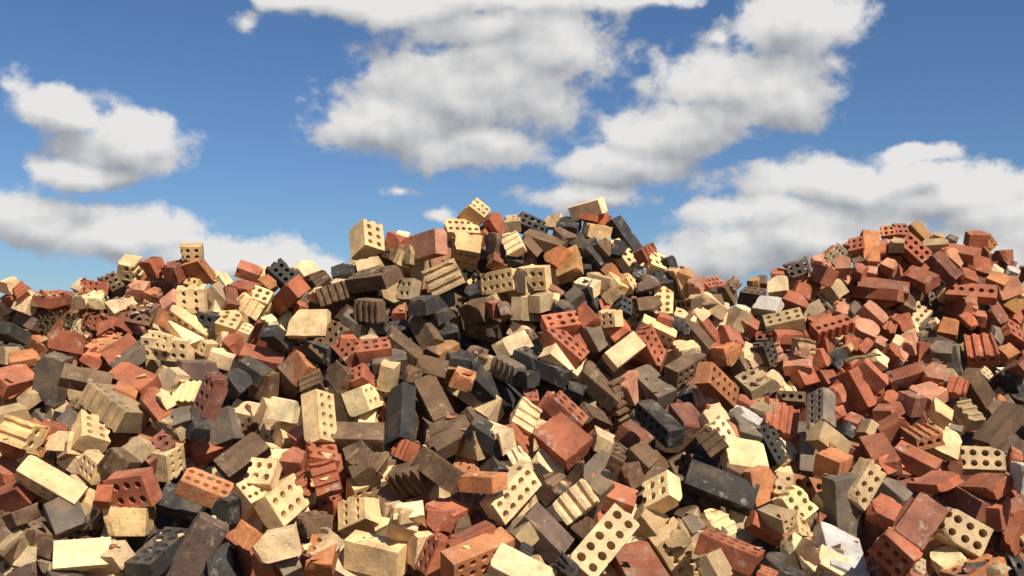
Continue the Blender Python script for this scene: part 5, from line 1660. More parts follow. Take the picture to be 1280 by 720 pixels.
('red brick fragment, rising rightward, right of the yellow two-row brick', 'brick fragment', 'brick_fragment', 'brick fragments in the pile'),
('dark red brick fragment, upright, left of the charcoal six-hole crest brick', 'brick fragment', 'brick_fragment', 'brick fragments in the pile'),
('tan brick fragment, rising leftward, left of the charcoal six-hole crest brick', 'brick fragment', 'brick_fragment', 'brick fragments in the pile'),
('charcoal holed half brick, rising leftward, just above and right of the yellow two-row brick', 'brick', 'cored_brick', 'cored bricks heaped in the pile'),
('small pale yellow broken brick, upright, below the highest brick of the low crest', 'brick', 'broken_brick', 'broken bricks heaped in the pile'),
('pale yellow brick fragment, rising rightward, just below and left of the tilted two-tone red brick', 'brick fragment', 'brick_fragment', 'brick fragments in the pile'),
('cream brick with a wide blank pitted face and tapered lower end', 'brick', 'broken_brick', 'broken bricks heaped in the pile'),
('charcoal plain brick, rising leftward, just below and left of the wide blank cream brick', 'brick', 'brick', 'whole bricks heaped in the pile'),
('dark brown holed brick, rising rightward, just below and right of the wide blank cream brick', 'brick', 'cored_brick', 'cored bricks heaped in the pile'),
('grey-brown plain brick, rising leftward, below the long dark brown brick', 'brick', 'brick', 'whole bricks heaped in the pile'),
('small dark brown broken brick, rising rightward, just right of the wide blank cream brick', 'brick', 'broken_brick', 'broken bricks heaped in the pile'),
('dark brown grooved brick, level, just below the long dark brown brick', 'broken brick', 'grooved_brick', 'grooved broken bricks in the pile'),
('red brick fragment, level, just right of the wide blank cream brick', 'brick fragment', 'brick_fragment', 'brick fragments in the pile'),
('pale yellow brick fragment, rising rightward, below the long dark brown brick', 'brick fragment', 'brick_fragment', 'brick fragments in the pile'),
('pale yellow brick fragment, rising leftward, just right of the tilted two-tone red brick', 'brick fragment', 'brick_fragment', 'brick fragments in the pile'),
('red brick fragment, level, just below and right of the tilted two-tone red brick', 'brick fragment', 'brick_fragment', 'brick fragments in the pile'),
('long dark brown brick with a holed top below the six-holed tan block', 'brick', 'cored_brick', 'cored bricks heaped in the pile'),
('tan broken brick, rising rightward, just above and left of the long dark brown brick', 'brick', 'broken_brick', 'broken bricks heaped in the pile'),
('weathered tan block with six holes in its side perched on the crest against the sky', 'brick', 'cored_brick', 'cored bricks heaped in the pile'),
('red broken brick, rising leftward, just right of the six-holed tan block on the crest', 'brick', 'broken_brick', 'broken bricks heaped in the pile'),
('pale yellow brick fragment, level, just above and left of the purplish brick with orange end', 'brick fragment', 'brick_fragment', 'brick fragments in the pile'),
('small dark brown holed half brick, upright, just above the long dark brown brick', 'brick', 'cored_brick', 'cored bricks heaped in the pile'),
('pale yellow brick fragment, upright, just above and right of the long dark brown brick', 'brick fragment', 'brick_fragment', 'brick fragments in the pile'),
('tan broken brick, upright, just left of the purplish brick with orange end', 'brick', 'broken_brick', 'broken bricks heaped in the pile'),
('purplish red brick with a sunlit orange end on the crest', 'brick', 'brick', 'whole bricks heaped in the pile'),
('cream holed brick, level, just below and left of the cream brick topping the peak', 'brick', 'cored_brick', 'cored bricks heaped in the pile'),
('cream brick with a blank sunlit face and shaded holed underside near the peak', 'brick', 'cored_brick', 'cored bricks heaped in the pile'),
('cream brick with small holes, balanced as the top of the centre peak beside the sky', 'brick', 'cored_brick', 'cored bricks heaped in the pile'),
('red broken brick, rising leftward, just right of the cream brick topping the peak', 'brick', 'broken_brick', 'broken bricks heaped in the pile'),
('pale yellow grooved brick, upright, just right of the cream brick with shaded holed underside', 'broken brick', 'grooved_brick', 'grooved broken bricks in the pile'),
('purple-brown broken brick, upright, just above and right of the cream brick with shaded holed underside', 'brick', 'broken_brick', 'broken bricks heaped in the pile'),
('dark red brick fragment, rising leftward, just above the cream two-row brick below the peak', 'brick fragment', 'brick_fragment', 'brick fragments in the pile'),
('charcoal holed half brick touching a pale yellow grooved brick, left of the tan-orange tilted brick', 'brick', 'cored_brick', 'cored bricks heaped in the pile'),
('grey-tan brick split lengthwise into three rough ridges below the peak', 'broken brick', 'grooved_brick', 'grooved broken bricks in the pile'),
('tan holed half brick, upright, just right of the long dark brown brick', 'brick', 'cored_brick', 'cored bricks heaped in the pile'),
('cream brick facing out with two rows of five holes, below the peak', 'brick', 'cored_brick', 'cored bricks heaped in the pile'),
('charcoal brick fragment, rising rightward, just below and right of the ridged grey-tan split brick', 'brick fragment', 'brick_fragment', 'brick fragments in the pile'),
('pale yellow broken brick, upright, just right of the cream two-row brick below the peak', 'brick', 'broken_brick', 'broken bricks heaped in the pile'),
('cream holed half brick, upright, just right of the cream two-row brick below the peak', 'brick', 'cored_brick', 'cored bricks heaped in the pile'),
('red brick fragment, level, just below and right of the long dark brown brick', 'brick fragment', 'brick_fragment', 'brick fragments in the pile'),
('charcoal plain brick, rising rightward, just below and left of the ridged grey-tan split brick', 'brick', 'brick', 'whole bricks heaped in the pile'),
('charcoal brick fragment, rising rightward, below and left of the cream two-row brick below the peak', 'brick fragment', 'brick_fragment', 'brick fragments in the pile'),
('charcoal broken brick, level, below the long dark brown brick', 'brick', 'broken_brick', 'broken bricks heaped in the pile'),
('dark brown plain brick, rising leftward, below the ridged grey-tan split brick', 'brick', 'brick', 'whole bricks heaped in the pile'),
('dark brown broken brick, rising leftward, below the long dark brown brick', 'brick', 'broken_brick', 'broken bricks heaped in the pile'),
('tan-orange broken brick, rising rightward, below the ridged grey-tan split brick', 'brick', 'broken_brick', 'broken bricks heaped in the pile'),
('charcoal brick fragment, level, below the ridged grey-tan split brick', 'brick fragment', 'brick_fragment', 'brick fragments in the pile'),
('dark brown broken brick, level, just below and right of the ridged grey-tan split brick', 'brick', 'broken_brick', 'broken bricks heaped in the pile'),
('red brick fragment, upright, just below the cream two-row brick below the peak', 'brick fragment', 'brick_fragment', 'brick fragments in the pile'),
('purple-brown brick fragment, upright, just below the cream two-row brick below the peak', 'brick fragment', 'brick_fragment', 'brick fragments in the pile'),
('tan plain brick, upright, just below and right of the cream two-row brick below the peak', 'brick', 'brick', 'whole bricks heaped in the pile'),
('tan broken brick, upright, just below and left of the tan-orange tilted brick', 'brick', 'broken_brick', 'broken bricks heaped in the pile'),
('pale yellow plain brick, rising rightward, just above and left of the long black one-row brick', 'brick', 'brick', 'whole bricks heaped in the pile'),
('dark brown holed half brick touching a pale yellow plain brick, above the broad-ridged cream piece', 'brick', 'cored_brick', 'cored bricks heaped in the pile'),
('dark brown plain brick, level, below the cream two-row brick below the peak', 'brick', 'brick', 'whole bricks heaped in the pile'),
('pale yellow brick fragment, rising rightward, just below the cream two-row brick below the peak', 'brick fragment', 'brick_fragment', 'brick fragments in the pile'),
('small tan broken brick, upright, below and left of the flat red brick by the weeds', 'brick', 'broken_brick', 'broken bricks heaped in the pile'),
('charcoal brick lying tilted on the peak, its top full of round holes', 'brick', 'cored_brick', 'cored bricks heaped in the pile'),
('small tan holed brick, level, just left of the charcoal holed brick on the peak', 'brick', 'cored_brick', 'cored bricks heaped in the pile'),
('pale yellow brick fragment, level, just right of the charcoal holed brick on the peak', 'brick fragment', 'brick_fragment', 'brick fragments in the pile'),
('charcoal broken brick, level, just left of the grooved red brick atop the peak', 'brick', 'broken_brick', 'broken bricks heaped in the pile'),
('pale yellow plain brick, rising rightward, just above the grooved red brick atop the peak', 'brick', 'brick', 'whole bricks heaped in the pile'),
('red brick with a grooved end lying at the very top of the peak', 'brick', 'cored_brick', 'cored bricks heaped in the pile'),
('long charcoal brick leaning out from the peak against the sky', 'brick', 'brick', 'whole bricks heaped in the pile'),
('dark brown plain brick, rising leftward, just above and left of the tan-orange tilted brick', 'brick', 'brick', 'whole bricks heaped in the pile'),
('small dark brown broken brick, level, just left of the grooved red brick atop the peak', 'brick', 'broken_brick', 'broken bricks heaped in the pile'),
('cream holed half brick, upright, just below the grooved red brick atop the peak', 'brick', 'cored_brick', 'cored bricks heaped in the pile'),
('dark brown broken brick, rising leftward, just below the charcoal holed brick on the peak', 'brick', 'broken_brick', 'broken bricks heaped in the pile'),
('orange broken brick, rising rightward, just above and left of the tan-orange tilted brick', 'brick', 'broken_brick', 'broken bricks heaped in the pile'),
('tan-orange brick standing tilted with a dark underside below the peak', 'brick', 'brick', 'whole bricks heaped in the pile'),
('charcoal plain brick, rising leftward, just right of the tan-orange tilted brick', 'brick', 'brick', 'whole bricks heaped in the pile'),
('small charcoal broken brick, rising leftward, just above the tan-orange tilted brick', 'brick', 'broken_brick', 'broken bricks heaped in the pile'),
('dark brown brick fragment, rising leftward, just below the grooved red brick atop the peak', 'brick fragment', 'brick_fragment', 'brick fragments in the pile'),
('orange brick fragment, rising rightward, just right of the tan-orange tilted brick', 'brick fragment', 'brick_fragment', 'brick fragments in the pile'),
('small charcoal plain brick, rising leftward, just below the long charcoal brick leaning skyward', 'brick', 'brick', 'whole bricks heaped in the pile'),
('cream holed brick, rising leftward, just below the long charcoal brick leaning skyward', 'brick', 'cored_brick', 'cored bricks heaped in the pile'),
('red grooved brick, rising rightward, just below and right of the long charcoal brick leaning skyward', 'broken brick', 'grooved_brick', 'grooved broken bricks in the pile'),
('cream holed half brick, rising leftward, just above the cream brick with four holes upright', 'brick', 'cored_brick', 'cored bricks heaped in the pile'),
('small charcoal plain brick, upright, just above the cream brick with four holes upright', 'brick', 'brick', 'whole bricks heaped in the pile'),
('charcoal brick fragment, upright, just above the cream brick with four holes upright', 'brick fragment', 'brick_fragment', 'brick fragments in the pile'),
('small cream holed brick, upright, just right of the cream brick with four holes upright', 'brick', 'cored_brick', 'cored bricks heaped in the pile'),
('tan-orange brick fragment, rising leftward, above the cream brick with shadowed lower holes', 'brick fragment', 'brick_fragment', 'brick fragments in the pile'),
('tan brick fragment, level, just right of the cream brick with four holes upright', 'brick fragment', 'brick_fragment', 'brick fragments in the pile'),
('pale yellow broken brick, level, just below and right of the tan-orange tilted brick', 'brick', 'broken_brick', 'broken bricks heaped in the pile'),
('cream broken brick, rising rightward, just below and right of the tan-orange tilted brick', 'brick', 'broken_brick', 'broken bricks heaped in the pile'),
('small tan broken brick, level, just right of the tan-orange tilted brick', 'brick', 'broken_brick', 'broken bricks heaped in the pile'),
('charcoal plain brick, upright, just below and right of the tan-orange tilted brick', 'brick', 'brick', 'whole bricks heaped in the pile'),
('grey-brown brick fragment, rising rightward, just below the tan-orange tilted brick', 'brick fragment', 'brick_fragment', 'brick fragments in the pile'),
('dark red brick fragment, rising leftward, just below and left of the tan-orange tilted brick', 'brick fragment', 'brick_fragment', 'brick fragments in the pile'),
('pale yellow brick fragment, rising leftward, just below and left of the tan-orange tilted brick', 'brick fragment', 'brick_fragment', 'brick fragments in the pile'),
('charcoal brick fragment, rising leftward, just below the tan-orange tilted brick', 'brick fragment', 'brick_fragment', 'brick fragments in the pile'),
('red holed brick, level, just above the red brick facing out with holes', 'brick', 'cored_brick', 'cored bricks heaped in the pile'),
('red brick facing out with rows of round black holes, dark on one side', 'brick', 'cored_brick', 'cored bricks heaped in the pile'),
('red brick fragment, rising leftward, just above the red brick facing out with holes', 'brick fragment', 'brick_fragment', 'brick fragments in the pile'),
('grey-brown plain brick, rising leftward, just right of the red brick facing out with holes', 'brick', 'brick', 'whole bricks heaped in the pile'),
('cream holed half brick, upright, just above the brightest smooth cream brick', 'brick', 'cored_brick', 'cored bricks heaped in the pile'),
('red brick fragment, rising rightward, just above the brightest smooth cream brick', 'brick fragment', 'brick_fragment', 'brick fragments in the pile'),
('smooth unbroken pale cream brick, the brightest one, with a shadowed end', 'brick', 'brick', 'whole bricks heaped in the pile'),
('long cream brick, bright on top, with holes in its shadowed lower face', 'brick', 'cored_brick', 'cored bricks heaped in the pile'),
('red holed brick, upright, just below and left of the cream brick with shadowed lower holes', 'brick', 'cored_brick', 'cored bricks heaped in the pile'),
('dark brown broken brick, level, just left of the cream brick with four holes upright', 'brick', 'broken_brick', 'broken bricks heaped in the pile'),
('cream brick standing on end with a column of four round holes', 'brick', 'cored_brick', 'cored bricks heaped in the pile'),
('cream holed half brick, rising leftward, just below the long charcoal brick leaning skyward', 'brick', 'cored_brick', 'cored bricks heaped in the pile'),
('purple-brown brick fragment, rising rightward, above the cream brick with shadowed lower holes', 'brick fragment', 'brick_fragment', 'brick fragments in the pile'),
('dark brown brick fragment, level, just below the long charcoal brick leaning skyward', 'brick fragment', 'brick_fragment', 'brick fragments in the pile'),
('charcoal brick fragment, rising leftward, just below the long charcoal brick leaning skyward', 'brick fragment', 'brick_fragment', 'brick fragments in the pile'),
('red brick fragment, rising rightward, below and right of the tan-orange tilted brick', 'brick fragment', 'brick_fragment', 'brick fragments in the pile'),
('charcoal holed half brick, upright, just left of the cream brick with four holes upright', 'brick', 'cored_brick', 'cored bricks heaped in the pile'),
('small dark brown holed half brick, level, above the dark brown brick with holed side', 'brick', 'cored_brick', 'cored bricks heaped in the pile'),
('small pale yellow broken brick, rising leftward, above the dark brown brick with holed side', 'brick', 'broken_brick', 'broken bricks heaped in the pile'),
('pale yellow brick fragment, rising leftward, just right of the cream brick with four holes upright', 'brick fragment', 'brick_fragment', 'brick fragments in the pile'),
('small charcoal grooved brick, rising leftward, just above the dark brown brick with holed side', 'broken brick', 'grooved_brick', 'grooved broken bricks in the pile'),
('pale yellow grooved brick, rising rightward, just right of the cream brick with shadowed lower holes', 'broken brick', 'grooved_brick', 'grooved broken bricks in the pile'),
('red brick fragment, rising leftward, just below the cream brick with four holes upright', 'brick fragment', 'brick_fragment', 'brick fragments in the pile'),
('small dark brown broken brick, level, just right of the cream brick with four holes upright', 'brick', 'broken_brick', 'broken bricks heaped in the pile'),
('small red plain brick, rising leftward, just right of the cream brick with shadowed lower holes', 'brick', 'brick', 'whole bricks heaped in the pile'),
('dark brown plain brick, rising leftward, just right of the cream brick with shadowed lower holes', 'brick', 'brick', 'whole bricks heaped in the pile'),
('small red holed brick, level, right of the cream brick with four holes upright', 'brick', 'cored_brick', 'cored bricks heaped in the pile'),
('salmon pink broken brick, upright, just right of the cream brick with four holes upright', 'brick', 'broken_brick', 'broken bricks heaped in the pile'),
('charcoal brick fragment, level, right of the cream brick with four holes upright', 'brick fragment', 'brick_fragment', 'brick fragments in the pile'),
('pale yellow broken brick, rising leftward, right of the cream brick with four holes upright', 'brick', 'broken_brick', 'broken bricks heaped in the pile'),
('small dark brown broken brick, rising leftward, above and left of the pale grey holed brick', 'brick', 'broken_brick', 'broken bricks heaped in the pile'),
('small dark brown grooved brick, rising leftward, above and left of the pale grey holed brick', 'broken brick', 'grooved_brick', 'grooved broken bricks in the pile'),
('dark brown holed brick, level, just above and left of the pale grey holed brick', 'brick', 'cored_brick', 'cored bricks heaped in the pile'),
('tan-orange brick fragment, level, above the pale grey holed brick', 'brick fragment', 'brick_fragment', 'brick fragments in the pile'),
('dark brown brick fragment, level, just left of the dark grey holed skyline brick', 'brick fragment', 'brick_fragment', 'brick fragments in the pile'),
('pale yellow brick fragment, level, just left of the dark grey holed skyline brick', 'brick fragment', 'brick_fragment', 'brick fragments in the pile'),
('red brick fragment, level, just left of the dark grey holed skyline brick', 'brick fragment', 'brick_fragment', 'brick fragments in the pile'),
('dark grey brick with six holes on the skyline of the red mound', 'brick', 'cored_brick', 'cored bricks heaped in the pile'),
('red plain brick, upright, just right of the dark grey holed skyline brick', 'brick', 'brick', 'whole bricks heaped in the pile'),
('salmon pink brick fragment, level, just above and right of the dark grey holed skyline brick', 'brick fragment', 'brick_fragment', 'brick fragments in the pile'),
('tan holed brick, rising rightward, just above and right of the dark grey holed skyline brick', 'brick', 'cored_brick', 'cored bricks heaped in the pile'),
('salmon pink brick fragment, level, just below and left of the orange brick standing on end', 'brick fragment', 'brick_fragment', 'brick fragments in the pile'),
('salmon pink brick fragment, rising leftward, just right of the dark grey holed skyline brick', 'brick fragment', 'brick_fragment', 'brick fragments in the pile'),
('tan broken brick, rising leftward, just above the scalloped red brick', 'brick', 'broken_brick', 'broken bricks heaped in the pile'),
('red brick fragment, rising leftward, just below the dark grey holed skyline brick', 'brick fragment', 'brick_fragment', 'brick fragments in the pile'),
('red broken brick, rising leftward, just below the dark grey holed skyline brick', 'brick', 'broken_brick', 'broken bricks heaped in the pile'),
('white mortar lump, level, just above the pale grey holed brick', 'mortar lump', 'mortar_lump', 'mortar lumps in the pile'),
('pale grey-cream brick with two rows of holes in its level top', 'brick', 'cored_brick', 'cored bricks heaped in the pile'),
('red broken brick, level, just below and right of the pale grey holed brick', 'brick', 'broken_brick', 'broken bricks heaped in the pile'),
('salmon red brick with five holes on top and a scalloped shaded front', 'brick', 'cored_brick', 'cored bricks heaped in the pile'),
('small red broken brick, level, just above the scalloped red brick', 'brick', 'broken_brick', 'broken bricks heaped in the pile'),
('salmon pink brick fragment, level, just left of the long red brick', 'brick fragment', 'brick_fragment', 'brick fragments in the pile'),
('small red broken brick, rising leftward, above the grey-cream four-hole half brick', 'brick', 'broken_brick', 'broken bricks heaped in the pile'),
('red broken brick, upright, just left of the pale grey holed brick', 'brick', 'broken_brick', 'broken bricks heaped in the pile'),
('orange brick fragment, rising rightward, just above the orange ten-hole brick', 'brick fragment', 'brick_fragment', 'brick fragments in the pile'),
('tan broken brick, rising rightward, just left of the pale grey holed brick', 'brick', 'broken_brick', 'broken bricks heaped in the pile'),
('pale yellow brick fragment, rising leftward, just above and left of the pale grey holed brick', 'brick fragment', 'brick_fragment', 'brick fragments in the pile'),
('salmon pink brick fragment, upright, just below and right of the pale grey holed brick', 'brick fragment', 'brick_fragment', 'brick fragments in the pile'),
('small tan grooved brick, level, just below and left of the scalloped red brick', 'broken brick', 'grooved_brick', 'grooved broken bricks in the pile'),
('red brick fragment, upright, right of the pale grey holed brick', 'brick fragment', 'brick_fragment', 'brick fragments in the pile'),
('pale yellow brick fragment, rising rightward, just above the grey-cream four-hole half brick', 'brick fragment', 'brick_fragment', 'brick fragments in the pile'),
('grey-brown brick fragment, rising rightward, just below and left of the long red brick', 'brick fragment', 'brick_fragment', 'brick fragments in the pile'),
('red holed half brick, level, just left of the orange brick standing on end', 'brick', 'cored_brick', 'cored bricks heaped in the pile'),
("plain orange brick standing on end on the red mound's skyline", 'brick', 'brick', 'whole bricks heaped in the pile'),
('small orange holed half brick, level, just above and left of the tilted red eight-hole brick', 'brick', 'cored_brick', 'cored bricks heaped in the pile'),
('small dark red holed half brick, level, above the long red brick', 'brick', 'cored_brick', 'cored bricks heaped in the pile'),
('tan-orange plain brick, rising leftward, just above the tilted red eight-hole brick', 'brick', 'brick', 'whole bricks heaped in the pile'),
('tan-orange brick fragment, rising leftward, just above and right of the tilted red eight-hole brick', 'brick fragment', 'brick_fragment', 'brick fragments in the pile'),
('small grey-brown holed half brick, rising leftward, above the red five-hole brick', 'brick', 'cored_brick', 'cored bricks heaped in the pile'),
('red broken brick, level, just above the red five-hole brick', 'brick', 'broken_brick', 'broken bricks heaped in the pile'),
('small orange holed brick, rising leftward, above the red five-hole brick', 'brick', 'cored_brick', 'cored bricks heaped in the pile'),
('dark red brick fragment, level, just above and right of the red five-hole brick', 'brick fragment', 'brick_fragment', 'brick fragments in the pile'),
('tan brick fragment, level, just right of the orange brick standing on end', 'brick fragment', 'brick_fragment', 'brick fragments in the pile'),
('small tan broken brick, level, just above and right of the tilted red eight-hole brick', 'brick', 'broken_brick', 'broken bricks heaped in the pile'),
('red brick tilted on the red mound with eight round holes facing out', 'brick', 'cored_brick', 'cored bricks heaped in the pile'),
('red broken brick, level, just right of the tilted red eight-hole brick', 'brick', 'broken_brick', 'broken bricks heaped in the pile'),
('dark red plain brick, rising leftward, just right of the tilted red eight-hole brick', 'brick', 'brick', 'whole bricks heaped in the pile'),
('small salmon pink broken brick, rising leftward, just above the red five-hole brick', 'brick', 'broken_brick', 'broken bricks heaped in the pile'),
('red broken brick, rising leftward, above the notched red brick', 'brick', 'broken_brick', 'broken bricks heaped in the pile'),
('orange brick fragment, rising leftward, just right of the red five-hole brick', 'brick fragment', 'brick_fragment', 'brick fragments in the pile'),
('pale yellow brick fragment, rising leftward, just above and right of the red five-hole brick', 'brick fragment', 'brick_fragment', 'brick fragments in the pile'),
('small white mortar lump, rising leftward, just right of the red five-hole brick', 'mortar lump', 'mortar_lump', 'mortar lumps in the pile'),
('red broken brick touching a red broken brick, above the red five-hole brick', 'brick', 'broken_brick', 'broken bricks heaped in the pile'),
('salmon pink brick fragment, rising leftward, just above the long red brick', 'brick fragment', 'brick_fragment', 'brick fragments in the pile'),
('red broken brick, rising leftward, just below the tilted red eight-hole brick', 'brick', 'broken_brick', 'broken bricks heaped in the pile'),
('long red brick, the front of two stacked lengthways on the red mound', 'brick', 'brick', 'whole bricks heaped in the pile'),
('dark red plain brick, level, just above and left of the long red brick', 'brick', 'brick', 'whole bricks heaped in the pile'),
('small dark brown broken brick, rising rightward, just above and left of the long red brick', 'brick', 'broken_brick', 'broken bricks heaped in the pile'),
('red brick fragment, rising rightward, just below and left of the orange brick standing on end', 'brick fragment', 'brick_fragment', 'brick fragments in the pile'),
('salmon pink brick fragment, level, just below the orange brick standing on end', 'brick fragment', 'brick_fragment', 'brick fragments in the pile'),
('red brick with a single row of five holes on the red mound', 'brick', 'cored_brick', 'cored bricks heaped in the pile'),
('salmon pink broken brick, rising rightward, just right of the red five-hole brick', 'brick', 'broken_brick', 'broken bricks heaped in the pile'),
('tan-orange brick fragment, rising leftward, just right of the red five-hole brick', 'brick fragment', 'brick_fragment', 'brick fragments in the pile'),
('red plain brick, rising leftward, just below and left of the red five-hole brick', 'brick', 'brick', 'whole bricks heaped in the pile'),
('salmon pink brick fragment, upright, just below the red five-hole brick', 'brick fragment', 'brick_fragment', 'brick fragments in the pile'),
('orange broken brick, level, just above and left of the notched red brick', 'brick', 'broken_brick', 'broken bricks heaped in the pile'),
('red brick fragment, rising leftward, just above the notched red brick', 'brick fragment', 'brick_fragment', 'brick fragments in the pile'),
('dark red broken brick, rising leftward, just below and right of the red five-hole brick', 'brick', 'broken_brick', 'broken bricks heaped in the pile'),
('red holed half brick, rising leftward, just above and right of the notched red brick', 'brick', 'cored_brick', 'cored bricks heaped in the pile'),
('grey-brown brick fragment, upright, just above and right of the notched red brick', 'brick fragment', 'brick_fragment', 'brick fragments in the pile'),
('salmon pink brick fragment, rising leftward, just above and right of the scalloped red brick', 'brick fragment', 'brick_fragment', 'brick fragments in the pile'),
('salmon pink plain brick, rising leftward, just below and left of the long red brick', 'brick', 'brick', 'whole bricks heaped in the pile'),
('salmon pink broken brick, rising leftward, just below and left of the long red brick', 'brick', 'broken_brick', 'broken bricks heaped in the pile'),
('small red grooved brick, rising leftward, just below the long red brick', 'broken brick', 'grooved_brick', 'grooved broken bricks in the pile'),
('pale yellow brick fragment, rising leftward, just below the long red brick', 'brick fragment', 'brick_fragment', 'brick fragments in the pile'),
('red brick fragment, upright, just below and right of the long red brick', 'brick fragment', 'brick_fragment', 'brick fragments in the pile'),
('salmon pink broken brick, upright, below and right of the long red brick', 'brick', 'broken_brick', 'broken bricks heaped in the pile'),
('salmon pink brick fragment, rising leftward, above and right of the long leaning red brick', 'brick fragment', 'brick_fragment', 'brick fragments in the pile'),
('salmon pink brick fragment, rising leftward, just below the long red brick', 'brick fragment', 'brick_fragment', 'brick fragments in the pile'),
('red brick fragment, rising rightward, just right of the scalloped red brick', 'brick fragment', 'brick_fragment', 'brick fragments in the pile'),
('tan brick fragment, rising rightward, just right of the scalloped red brick', 'brick fragment', 'brick_fragment', 'brick fragments in the pile'),
('red brick fragment, upright, just below and right of the scalloped red brick', 'brick fragment', 'brick_fragment', 'brick fragments in the pile'),
('grey-brown brick fragment, level, just below and right of the long red brick', 'brick fragment', 'brick_fragment', 'brick fragments in the pile'),
('pale yellow brick fragment, level, just below and left of the red five-hole brick', 'brick fragment', 'brick_fragment', 'brick fragments in the pile'),
('grey-brown brick fragment, rising rightward, left of the notched red brick', 'brick fragment', 'brick_fragment', 'brick fragments in the pile'),
('dark brown brick fragment, rising leftward, just right of the long red brick', 'brick fragment', 'brick_fragment', 'brick fragments in the pile'),
('red brick fragment, rising leftward, below and right of the red five-hole brick', 'brick fragment', 'brick_fragment', 'brick fragments in the pile'),
('red brick fragment, level, just below the red five-hole brick', 'brick fragment', 'brick_fragment', 'brick fragments in the pile')]
cur = HAND
for line in DATA.strip().split('\n'):
    if line.startswith('#'):
        cur = LOOSE; continue
    w = line.split()
    typ = w[0]; br = typ.endswith('b')
    num = [int(x) / 1000.0 for x in w[2:]]
    cur.append((typ[:-1] if br else typ, br, w[1], num[0:3], num[3:6], num[6:9]))

for i, (typ, br, colr, p, r, d) in enumerate(HAND):
    rnd = random.Random(1000 + i)
    lab, cat, nm, grp = LABELS[i]
    vs, fs, fr = brick_data(typ, br, d[0], d[1], d[2], rnd)
    if nm == 'mortar_lump':                      # lumps of mortar and concrete: rough all over
        sd = Vector((i, 3, 7))
        vs = [tuple(Vector(q_) * (1 + 0.11 * noise.fractal(Vector(q_) * 17 + sd, 0.9, 2.1, 4))) for q_ in vs]; fr = [0.6] * len(vs)
    me = finish(nm, vs, fs, fr, tint_of(colr, rnd))
    o = bpy.data.objects.new(nm, me)
    o.matrix_world = pose(p, r)
    o['label'] = lab; o['category'] = cat
    if grp:
        o['group'] = grp
    C.objects.link(o)

# ------------------------------------------------------------------ the mound under the bricks, and the ground
VB = [200, 300, 400, 500, 600, 720, 850, 1000, 1500]
IB = [.16, .171, .189, .215, .246, .294, .345, .42, .62]
SKY = [(0, 356), (95, 350), (145, 330), (215, 340), (290, 340), (345, 325), (430, 338), (440, 305), (545, 285), (600, 262), (750, 262), (770, 268), (800, 305), (840, 335), (920, 352), (980, 330), (1040, 300), (1120, 285), (1155, 280), (1215, 298), (1280, 325), (1500, 400), (1900, 440)]
SKY = [(-600, 430), (-200, 385)] + SKY
def interp(x, P):
    if x <= P[0][0]: return P[0][1]
    for (a, b), (c, d) in zip(P, P[1:]):
        if x <= c: return b + (d - b) * (x - a) / (c - a)
    return P[-1][1]
def depth(u, v):
    b = 1 / interp(v, list(zip(VB, IB)))
    s = max(0, min(1.3, (u - 850) / 350)); s = s * s * (3 - 2 * min(s, 1))
    top = max(0, min(1, (680 - v) / 250)); l = max(0, min(1, (420 - u) / 420))
    return b * (1 + .13 * s * top + .03 * l * top)
FWD = Vector((0, math.cos(PITCH), math.sin(PITCH))); DWN = Vector((0, math.sin(PITCH), -math.cos(PITCH)))
def unproject(u, v, D):
    return EYE + Vector((1, 0, 0)) * ((u - CX) / F * D) + DWN * ((v - CY) / F * D) + FWD * D
US = list(range(-700, 1981, 30))
VSX = [2600, 1800, 1400, 1150, 1000, 900, 820, 760, 700, 650, 600, 560, 520, 480, 440, 410, 380, 355, 330, 310, 290]
gv = []; rows = 0
for u in US:
    vc = interp(u, SKY) + 14
    col = []
    for v in VSX:
        vv = max(v, vc)
        col.append(unproject(u, vv, depth(u, vv) * (1.02 if v < 1500 else 1.0)) + Vector((0, 0.06, -0.30 + 0.17 * max(0.0, min(1.0, 1 - (vv - vc) / 90)))))
    c = col[-1]
    for k in range(1, 7):
        dy = 0.28 * k * k ** 0.35
        col.append(Vector((c.x * (1 + dy * 0.05), c.y + dy, max(-0.25, c.z - dy * 0.42 - 0.05 * k))))
    if 2600 in VSX: col[0].z = min(col[0].z, -0.2)
    gv.append(col)
def inc(p, s): return noise.noise(p * 5) * 0.03 * s
vs = [tuple(p + Vector((0, 0, inc(p, 1)))) for col in gv for p in col]
m_ = len(gv[0])
fs = [(i * m_ + j, (i + 1) * m_ + j, (i + 1) * m_ + j + 1, i * m_ + j + 1) for i in range(len(gv) - 1) for j in range(m_ - 1)]
me = bpy.data.meshes.new('rubble_slope'); me.from_pydata(vs, [], fs); me.materials.append(RUBBLE)
me.polygons.foreach_set('use_smooth', [True] * len(me.polygons))
o = bpy.data.objects.new('terrain_mound', me); o['kind'] = 'structure'; C.objects.link(o)
me = bpy.data.meshes.new('ground')
S = 1200
me.from_pydata([(-S, -S, 0), (S, -S, 0), (S, S, 0), (-S, S, 0)], [], [(0, 1, 2, 3)]); me.materials.append(EARTH)
o = bpy.data.objects.new('ground', me); o['kind'] = 'structure'; C.objects.link(o)

